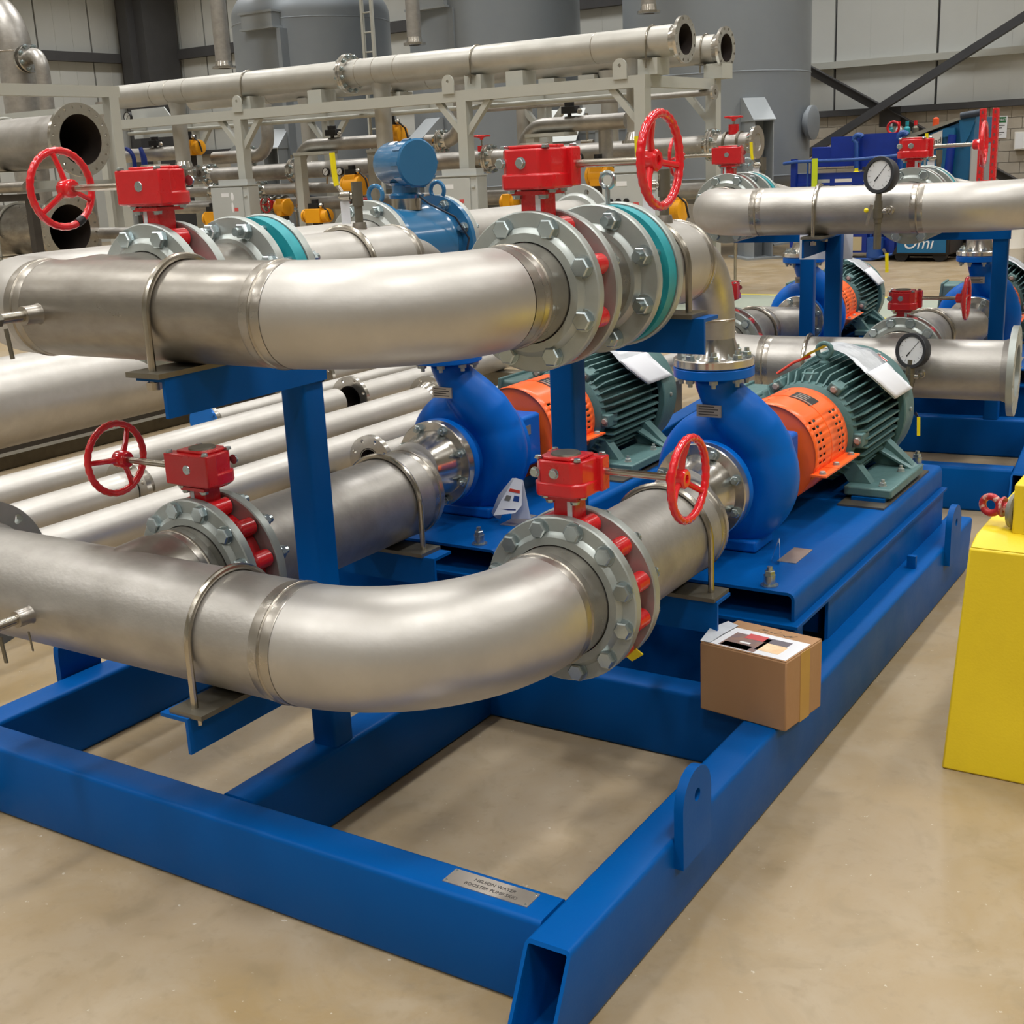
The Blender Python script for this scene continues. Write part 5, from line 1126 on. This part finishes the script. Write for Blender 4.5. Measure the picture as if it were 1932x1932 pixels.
red_valve(-8.0, 12.2, 1.21, .12, 'small red valve low behind the middle gray panel', (0, -1, 0), .3)
for k, (xx, pts) in enumerate(((0, [(-15.35, 11.15, 2.1), (-14.85, 11.15, 2.09)]), (1, None))):
    p_ = [(-15.4, 11.15, 2.1)] + bend((-15.4, 11.15, 2.1), (-14.72, 11.15, 2.1), (-14.66, 11.15, 1.7), .16) + [(-14.69, 11.15, 1.7)] if k == 0 else [(-14.52, 11.15, 2.1), (-14.47, 11.15, 1.95), (-14.47, 11.15, 1.7)]
    t = thing('blue_hook', 'blue bent bar handle, ' + ('left long one' if k == 0 else 'right short one') + ' above the left red gearbox', 'hook', (p_[-1][0], 11.15, 1.2), 'blue bar handles by the rack')
    part('bar', MB().tube(p_, .032 if k == 0 else [.03, .045, .05], 10), 'deep_blue', t); part('socket', MB().cyl((p_[-1][0], 11.15, .0), (p_[-1][0], 11.15, 1.72), .045, n=12), 'dark_steel', t)
# thin instrument tubes with little valves
for k, (xx, z1, nm) in enumerate(((-11.15, 2.35, 'left of the bent pipe'), (-7.55, 2.2, 'right of the middle rack post'), (-12.75, 1.9, 'left of the left panel'), (-5.5, 1.55, 'at the right end of the rack'))):
    t = thing('instrument_tube', 'thin gray instrument tube with tiny valves ' + nm, 'tube', (xx, 12.5, 0), 'instrument tubes by the rack')
    part('tube', MB().cyl((xx, 12.5, 0), (xx, 12.5, z1), .018, n=10), 'rod', t); part('valve', MB().cyl((xx - .09, 12.5, z1 - .35), (xx + .09, 12.5, z1 - .35), .028, n=10), 'rod', t)
    part('side_tube', MB().tube([(xx, 12.5, z1 - .62), (xx + .25, 12.5, z1 - .6), (xx + .5, 12.5, z1 - .63)], .012, 8), 'cable', t)
rr = random.Random(5)
for k in range(16):                                    # dark small pump and valve bodies crowding the bottom of the rack
    xx = -14.6 + .57 * k; yy = 12.5 + rr.uniform(-.1, .1); zz = .42 + rr.uniform(-.05, .12)
    t = thing('filter_housing', 'dark filter pot under the rack, ' + ('first', 'second', 'third', 'fourth', 'fifth', 'sixth', 'seventh', 'eighth', 'ninth', 'tenth', 'eleventh', 'twelfth', 'thirteenth', 'fourteenth', 'fifteenth', 'sixteenth')[k] + ' from the left', 'filter', (xx, yy, 0), 'dark filter pots under the rack')
    part('bowl', MB().lathe((xx, yy, 0), (0, 0, 1), [(0, .001), (0, .12), (.1, .15), (zz, .15), (zz + .02, .17), (zz + .05, .17), (zz + .16, .06), (zz + .17, .001)], 20), ('dark_steel', 'weld', 'pad')[k % 3], t)
    part('outlet', MB().cyl((xx, yy, zz - .1), (xx + .25, yy, zz - .1), .05, n=14), 'weld', t); part('vent_cap', MB().cyl((xx, yy, zz + .16), (xx, yy, zz + .24), .03, n=10), 'polished' if k % 2 else 'green', t)
# far tank leg cover seen under the rack and gray sheds
t = thing('fluted_cover', 'pale gray sloped cover beyond the middle of the rack', 'cover', (-9.0, 14.5, 0))
part('cover', MB().prism([(-9.3, 14.2, 0), (-8.8, 14.2, 0), (-8.8, 14.2, 1.9), (-9.3, 14.2, 1.9)], (0, .5, 0)), 'tank_leg', t); part('sloped_top', MB().prism([(-9.35, 14.15, 1.9), (-8.75, 14.15, 1.9), (-8.85, 14.6, 2.35), (-9.45, 14.6, 2.35)], (0, .02, .01)), 'panel_gray', t)
# ---------------------------------------------------------------- open flanged pair on its stand at the left
st = thing('gray_support_frame', 'pale gray stand around the two big open pipes at the left', 'stand', (-12.4, 8.3, 0))
for (xx, yy) in ((-12.15, 8.82), (-15.5, 8.82), (-12.15, 5.2), (-15.5, 5.2)):
    part('post', MB().box((xx - .07, yy - .07, 0), (xx + .07, yy + .07, 2.63)), rg, st); part('base_plate', MB().box((xx - .13, yy - .13, 0), (xx + .13, yy + .13, .02)), rg, st)
for xx in (-12.15, -15.5): part('beam', MB().box((xx - .07, 5.1, 2.63), (xx + .07, 8.92, 2.76)), rg, st)
for zz in (1.6, .6, 2.5): part('cross_beam', MB().box((-15.45, 8.78, zz - .06), (-12.22, 8.86, zz + .06)), rg, st)
for zz in (1.63, .62): part('cradle_beam', MB().box((-13.25, 5.2, zz - .05), (-13.1, 8.78, zz + .05)), rg, st)
for k, (zz, nm) in enumerate(((2.12, 'upper'), (1.1, 'lower'))):
    r = .305; yy = 8.0; x1 = -11.74 - .42 * k
    t = thing('open_pipe', nm + ' one of the two big open flanged pipes behind the left red wheel', 'pipe', (-14, yy, zz - r), 'big open flanged pipes at the left')
    part('pipe', MB().lathe((0, yy, zz), (1, 0, 0), [(-17, r - .01), (-17, r), (x1 - .12, r), (x1 - .02, r + .03), (x1 - .02, r)], 64), 'stainless' if k == 0 else 'stainless_dark', t)
    part('bore', MB().lathe((0, yy, zz), (1, 0, 0), [(-14.5, .001), (-14.5, r - .012), (x1, r - .015)], 56), 'bore', t)
    flange(t, (x1, yy, zz), (-1, 0, 0), .418, .05, r - .014, 20, .372, 'polished', d=.032, holes=True, n=160)
    u_bolt((-13.17, yy, zz), (1, 0, 0), r, .12, nm + ' round clamp over the big open pipes at the left', 'clamps on the big open pipes', rod=.016, pad=(.14, .2), mt='rack_gray')
run('crossing_pipe', [(-17, 7.3, 1.62), (-11.9, 7.3, 1.62)], .06, 'thin stainless pipe passing behind the left red wheel', mt='stainless_dark', joints=(((-12.8, 7.3, 1.62), (1, 0, 0)),))
solo('crossing_rail', MB().bar((-17, 7.4, 1.5), (-11.9, 7.4, 1.5), .1, .08), 'dark_steel', 'dark rail below the thin pipe behind the left red wheel', 'rail')
for k, xx in enumerate((-16.5, -12.0)): solo('rail_leg', MB().box((xx - .05, 7.35, 0), (xx + .05, 7.45, 1.46)), 'dark_steel', 'dark leg under the crossing rail, ' + ('left' if not k else 'right') + ' one', 'leg')
t = run('small_open_pipe', [(-13.5, 8.45, 1.02), (-11.36, 8.45, 1.02)], .07, 'small open flanged pipe right of the big lower one', ends=(0, 1)); part('bore', MB().cyl((-11.4, 8.45, 1.02), (-11.345, 8.45, 1.02), .062, n=20), 'bore', t)
solo('small_pipe_prop', MB().box((-11.75, 8.4, 0), (-11.65, 8.5, .95)), 'rack_gray', 'gray prop under the small open pipe', 'prop')
t = thing('big_elbow_pipe', 'fat stainless pipe with elbow at the top left corner', 'pipe', (-21.3, 14, 0))
part('pipe', MB().tube([(-21.3, 14, 0), (-21.3, 14, 4.0)] + arc((-22.15, 14, 4.15), (1, 0, 0), (0, 0, 1), .85, 0, 90, 12) + [(-25, 14, 5.0)], .33, 40), 'stainless', t, ang=1.2); part('weld_bead', MB().lathe((-21.3, 14, 4.12), (0, 0, 1), [(-.01, .33), (0, .34), (.01, .33)], 40), 'weld_bead', t)
b = part('side_branch', MB().tube([(-21.1, 14, 3.85), (-20.75, 13.9, 3.95)] + arc((-20.55, 13.85, 3.72), (0, 0, 1), (1, -.1, 0), .28, 10, 90, 8) + [(-20.27, 13.82, 2.6)], .13, 24), 'stainless', t, ang=1.2)
for xx in (-20.84, -20.7): part('branch_flange', MB().lathe((xx, 13.9, 3.94), (1, -.1, .1), [(0, .1), (0, .26), (.05, .26), (.05, .1)], 28, True), 'polished', b)
for q in ringpts((-20.64, 13.88, 3.955), (1, -.1, .1), .22, 8): bolt(b, q, (1, -.1, .1), .04, stud=True)
run('tall_pipe', [(-19.6, 14.6, 0), (-19.6, 14.6, 3.1)], .16, 'tall stainless pipe behind the big open pair at the left')
run('tall_pipe', [(-20.3, 14.4, 0), (-20.3, 14.4, 2.7)], .22, 'wide stainless pipe behind the pale stand beam at the left')
# ---------------------------------------------------------------- blue cart, blue bin and the things by the far right wall
t = thing('blue_cart', 'dark blue work cart with gray rail beyond the skid behind', 'cart', (-5.8, 17.2, 0))
def pb(n_, a, b_, m_='deep_blue', **k): return part(n_, MB().box(a, b_), m_, t, **k)
for xx in (-6.6, -5.05): 
    for yy in (16.95, 17.75): pb('post', (xx - .04, yy - .04, .1), (xx + .04, yy + .04, 1.5))
pb('side_panel', (-6.62, 17.7, 1.36), (-6.08, 17.74, 1.66), bevel=.01); pb('side_panel', (-6.3, 17.66, 1.36), (-5.8, 17.7, 1.8)); pb('back_panel', (-5.82, 17.6, 1.3), (-5.15, 17.64, 1.82)); pb('shelf', (-6.6, 16.95, 1.1), (-5.05, 17.75, 1.14)); pb('lower_panel', (-6.6, 16.97, .95), (-5.05, 17.0, 1.28)); pb('tray', (-5.8, 17.0, 1.14), (-5.1, 17.5, 1.24), 'teal_machine'); pb('chassis', (-6.6, 16.95, .12), (-4.98, 17.75, .3)); pb('rear_wall', (-6.55, 17.7, .3), (-5.05, 17.74, 1.1))
for xx in (-5.84, -5.16): part('panel_arm', MB().tube([(xx, 17.55, 1.2), (xx, 17.5, 1.7)] + arc((xx + .03, 17.5, 1.74), (-1, 0, 0), (0, 0, 1), .07, 0, 150, 6), .04, 10), 'frame_blue', t)
part('rail', MB().tube([(-6.75, 16.9, 1.44), (-6.55, 16.86, 1.46), (-5.6, 16.84, 1.46), (-5.0, 16.85, 1.49), (-4.75, 16.9, 1.56)], .025, 10), 'frame_blue', t)
for xx in (-6.35, -5.35): part('rail_post', MB().cyl((xx, 16.86, .2), (xx, 16.86, 1.45), .014, n=8), 'frame_blue', t)
for k, xx in enumerate((-6.22, -5.96, -5.52)): part('label_sheet', MB().box((xx, 16.958, .92), (xx + (.18 if k < 1 else .26), 16.964, 1.19)), ('panel_gray', 'crate_white', 'crate_white')[k], t)
part('cover_lid', MB().box((-5.72, 16.8, .42), (-5.44, 17.0, .46)), 'black', t); part('battery_box', MB().box((-5.72, 16.82, .12), (-5.4, 17.0, .41)), 'deep_blue', t); part('battery_label', MB().box((-5.66, 16.81, .15), (-5.47, 16.818, .35)), 'tan_box', t); part('drum', MB().cyl((-5.28, 16.85, .05), (-5.28, 16.85, .34), .12, n=20), 'frame_blue', t)
for xx in (-6.45, -5.2):
    for yy in (17.05, 17.6): part('castor', MB().cyl((xx, yy - .03, .06), (xx, yy + .03, .06), .06, n=16), 'black', t)
part('hose', MB().tube([(-6.5, 16.88, .03), (-5.9, 16.82, .02), (-5.3, 16.75, .03), (-5.0, 16.85, .1), (-4.9, 16.9, .2)], .02, 8), 'frame_blue', t)
solo('lime_strap', MB().box((-6.27, 16.82, 1.05), (-6.18, 16.826, 1.5)), 'lime', 'lime yellow strap hanging over the cart rail', 'strap')
for k in range(5):
    xx = -5.72 + .12 * k; solo('loose_fitting', MB().lathe((xx, 17.2, 1.24), (0, 0, 1), [(0, .001), (0, .05), (.04, .05), (.05, .03), (.09 + .02 * (k % 3), .03), (.09 + .02 * (k % 3), .001)], 10), ('valve_yellow', 'dark_steel', 'pad', 'red_paint', 'dark_steel')[k], ('yellow', 'dark', 'dull', 'red', 'black')[k] + ' loose fitting lying in the cart tray', 'fitting', 'fittings in the cart tray')
solo('tool_trolley', MB().box((-5.75, 18.3, 0), (-5.15, 18.8, 1.72)).box((-5.8, 18.25, 1.72), (-5.1, 18.85, 1.76)), 'cable', 'dark tool trolley behind the blue cart panel', 'trolley', bevel=.01)
for k in range(4):
    xx = -5.66 + .13 * k; t = thing('hose_reel', ('teal', 'red capped', 'green', 'red topped')[k] + ' bottle on the dark tool trolley', 'bottle', (xx, 18.5, 1.76), 'bottles on the tool trolley')
    part('bottle', MB().lathe((xx, 18.5, 1.76), (0, 0, 1), [(0, .001), (0, .05), (.12, .05), (.16, .02), (.17, .001)], 14), ('teal', 'white', 'teal', 'pad')[k], t); part('cap', MB().cyl((xx, 18.5, 1.92), (xx, 18.5, 1.99), .028, n=10), ('white', 'red_paint', 'teal', 'red_paint')[k], t)
part('coil', MB().tube(arc((-5.6, 18.45, 1.9), (1, 0, 0), (0, 0, 1), .09, 0, 345, 18), .02, 8, True), 'red_paint', thing('red_hose_coil', 'red hose coil behind the bottles on the tool trolley', 'hose', (-5.52, 18.45, 1.8)))
t = thing('blue_bin', 'blue tipping bin with sloped gray lid against the far right wall', 'bin', (-4.6, 17.9, 0))
part('hopper', MB().prism([(-5.15, 17.6, .2), (-4.25, 17.6, .2), (-4.12, 17.6, 1.98), (-5.15, 17.6, 1.66)], (0, 1.0, 0)), 'teal_machine', t); part('lid', MB().prism([(-5.2, 17.55, 1.68), (-4.3, 17.55, 1.96), (-4.3, 17.55, 2.0), (-5.2, 17.55, 1.74)], (0, 1.1, 0)), 'worn_gray', t)
part('side_flap', MB().prism([(-4.35, 17.56, 1.95), (-4.1, 17.56, 2.0), (-4.2, 17.56, 1.7), (-4.3, 17.56, 1.55)], (0, .04, 0)), 'teal_machine', t); part('hinge_tube', MB().cyl((-4.32, 17.55, 2.0), (-4.05, 17.55, 2.03), .05, n=14), 'cable', t); part('ram', MB().cyl((-4.5, 17.52, .5), (-4.42, 17.52, 1.75), .06, n=14), 'deep_blue', t); part('ram_bracket', MB().box((-4.55, 17.48, 1.72), (-4.38, 17.58, 1.84)), 'teal_machine', t)
part('skirt', MB().box((-5.1, 17.65, 0), (-4.3, 18.5, .22)), 'dark_steel', t); part('dark_side', MB().box((-4.25, 17.62, .2), (-4.17, 18.5, 1.6)), 'black', t)
lp = part('maker_plate', MB().prism([(-4.98, 17.575, 1.5), (-4.58, 17.575, 1.58), (-4.58, 17.575, 1.82), (-4.98, 17.575, 1.68)], (0, .015, 0)), 'crate_white', t); lettering('Durafind', .11, M.Translation((-4.78, 17.57, 1.6)) @ M.Rotation(math.radians(14), 4, 'Y').inverted() @ M.Rotation(PI / 2, 4, 'X'), 'ink', lp, ext=.001, shear=.25)
part('beacon', MB().lathe((-4.78, 17.9, 1.84), (0, 0, 1), [(0, .001), (0, .05), (.15, .045), (.17, .02), (.17, .001)], 14), 'orange_lamp', t, 'orange warning lamp')
t = thing('floor_machine', 'black and blue floor machine lettered in white, below the bin', 'machine', (-4.55, 16.8, 0))
part('body', MB().prism([(-4.98, 16.7, .1), (-4.15, 16.7, .1), (-4.15, 16.7, .62), (-4.75, 16.7, .55)], (0, .7, 0)), 'black', t, bevel=.02); lb = part('side_panel', MB().box((-4.9, 16.69, .13), (-4.2, 16.7, .37)), 'teal_machine', t); lettering('Omi', .24, M.Translation((-4.6, 16.685, .19)) @ M.Rotation(PI / 2, 4, 'X'), 'white', lb, ext=.001, shear=.25)
for xx in (-4.85, -4.3): part('wheel', MB().cyl((xx, 16.75, .1), (xx, 16.85, .1), .1, n=20), 'black', t)
part('hood', MB().box((-4.9, 16.85, .6), (-4.25, 17.3, .95)), 'worn_gray', t, bevel=.04)
t = thing('red_upright', 'red perforated steel upright pair standing by the safety sign', 'upright', (-3.78, 17, 0))
for xx in (-3.86, -3.69):
    u = part('column', MB().box((xx - .04, 16.96, 0), (xx + .04, 17.04, 2.07)), 'red_paint', t, bevel=.006)
    for k in range(20): part('slot', MB().box((xx - .012, 16.957, .1 + k * .1), (xx + .012, 16.961, .14 + k * .1)), 'maroon', u)
for zz in (.45, 1.05, 1.62): part('tie', MB().box((-3.83, 16.98, zz), (-3.72, 17.02, zz + .06)), 'red_paint', t)
for xx in (-3.86, -3.69): part('foot_plate', MB().box((xx - .09, 16.9, 0), (xx + .09, 17.1, .015)), 'red_paint', t)
t = thing('gray_cabinet', 'gray steel cabinet right of the blue bin', 'cabinet', (-4.0, 17.6, 0)); part('body', MB().box((-4.12, 17.4, 0), (-3.9, 17.8, 1.6)), 'tank_leg', t, bevel=.008); part('door', MB().box((-4.1, 17.385, .1), (-3.92, 17.4, 1.56)), 'panel_gray', t); part('handle', MB().box((-3.95, 17.37, .8), (-3.94, 17.385, .95)), 'dark_steel', t)
t = thing('safety_sign', 'white sign with dark SAFETY FIRST header on the block wall', 'sign', (-5.45, YW - .02, 1.68))
part('board', MB().box((-5.66, YW - .02, 1.68), (-5.27, YW - .005, 2.08)), 'white', t); hd = part('header', MB().box((-5.64, YW - .024, 1.96), (-5.29, YW - .02, 2.06)), 'green', t, 'dark green header')
lettering('SAFETY FIRST', .062, M.Translation((-5.465, YW - .0255, 1.988)) @ M.Rotation(PI / 2, 4, 'X'), 'white', hd, ext=.0005)
for k in range(5): part('text_line', MB().box((-5.62 + .03 * (k % 2), YW - .0215, 1.9 - .042 * k), (-5.31 - .05 * (k % 3), YW - .02, 1.914 - .042 * k)), 'ink', t)
t = thing('wall_box', 'white box on the far block wall at the right edge', 'box', (-5.02, YW, 1.4)); part('case', MB().box((-5.1, YW - .12, 1.45), (-4.6, YW - .005, 1.78)), 'crate_white', t); part('lid', MB().box((-5.08, YW - .135, 1.47), (-4.62, YW - .12, 1.76)), 'white', t)
for k in range(2):
    xx = -3.28 + .42 * k; t = thing('white_drum', 'white drum by the far aisle, ' + ('left' if not k else 'right') + ' one', 'drum', (xx, 16.6, 0), 'white drums at the right edge'); part('drum', MB().lathe((xx, 16.6, 0), (0, 0, 1), [(0, .001), (0, .18), (.2, .185), (.21, .19), (.22, .185), (.5, .18), (.5, .001)], 24), 'crate_white', t); part('lid', MB().cyl((xx, 16.6, .5), (xx, 16.6, .53), .19, n=24), 'white', t)
# floor paint beyond the second skid
g = solo('floor_marking', MB().box((-6.5, 10.55, .0005), (4, 12.2, .001)), 'floor_paint', 'greenish gray painted floor strip beyond the skid behind', 'floor paint')
solo('floor_line', MB().box((-7, 12.2, .0005), (4, 12.3, .0015)), 'line_yellow', 'far yellow line painted on the floor', 'floor line', 'yellow floor lines'); solo('floor_line', MB().box((-5, 10.42, .0005), (4, 10.54, .0015)), 'line_yellow', 'near yellow line painted on the floor', 'floor line', 'yellow floor lines')
CUR = M.Identity(4)
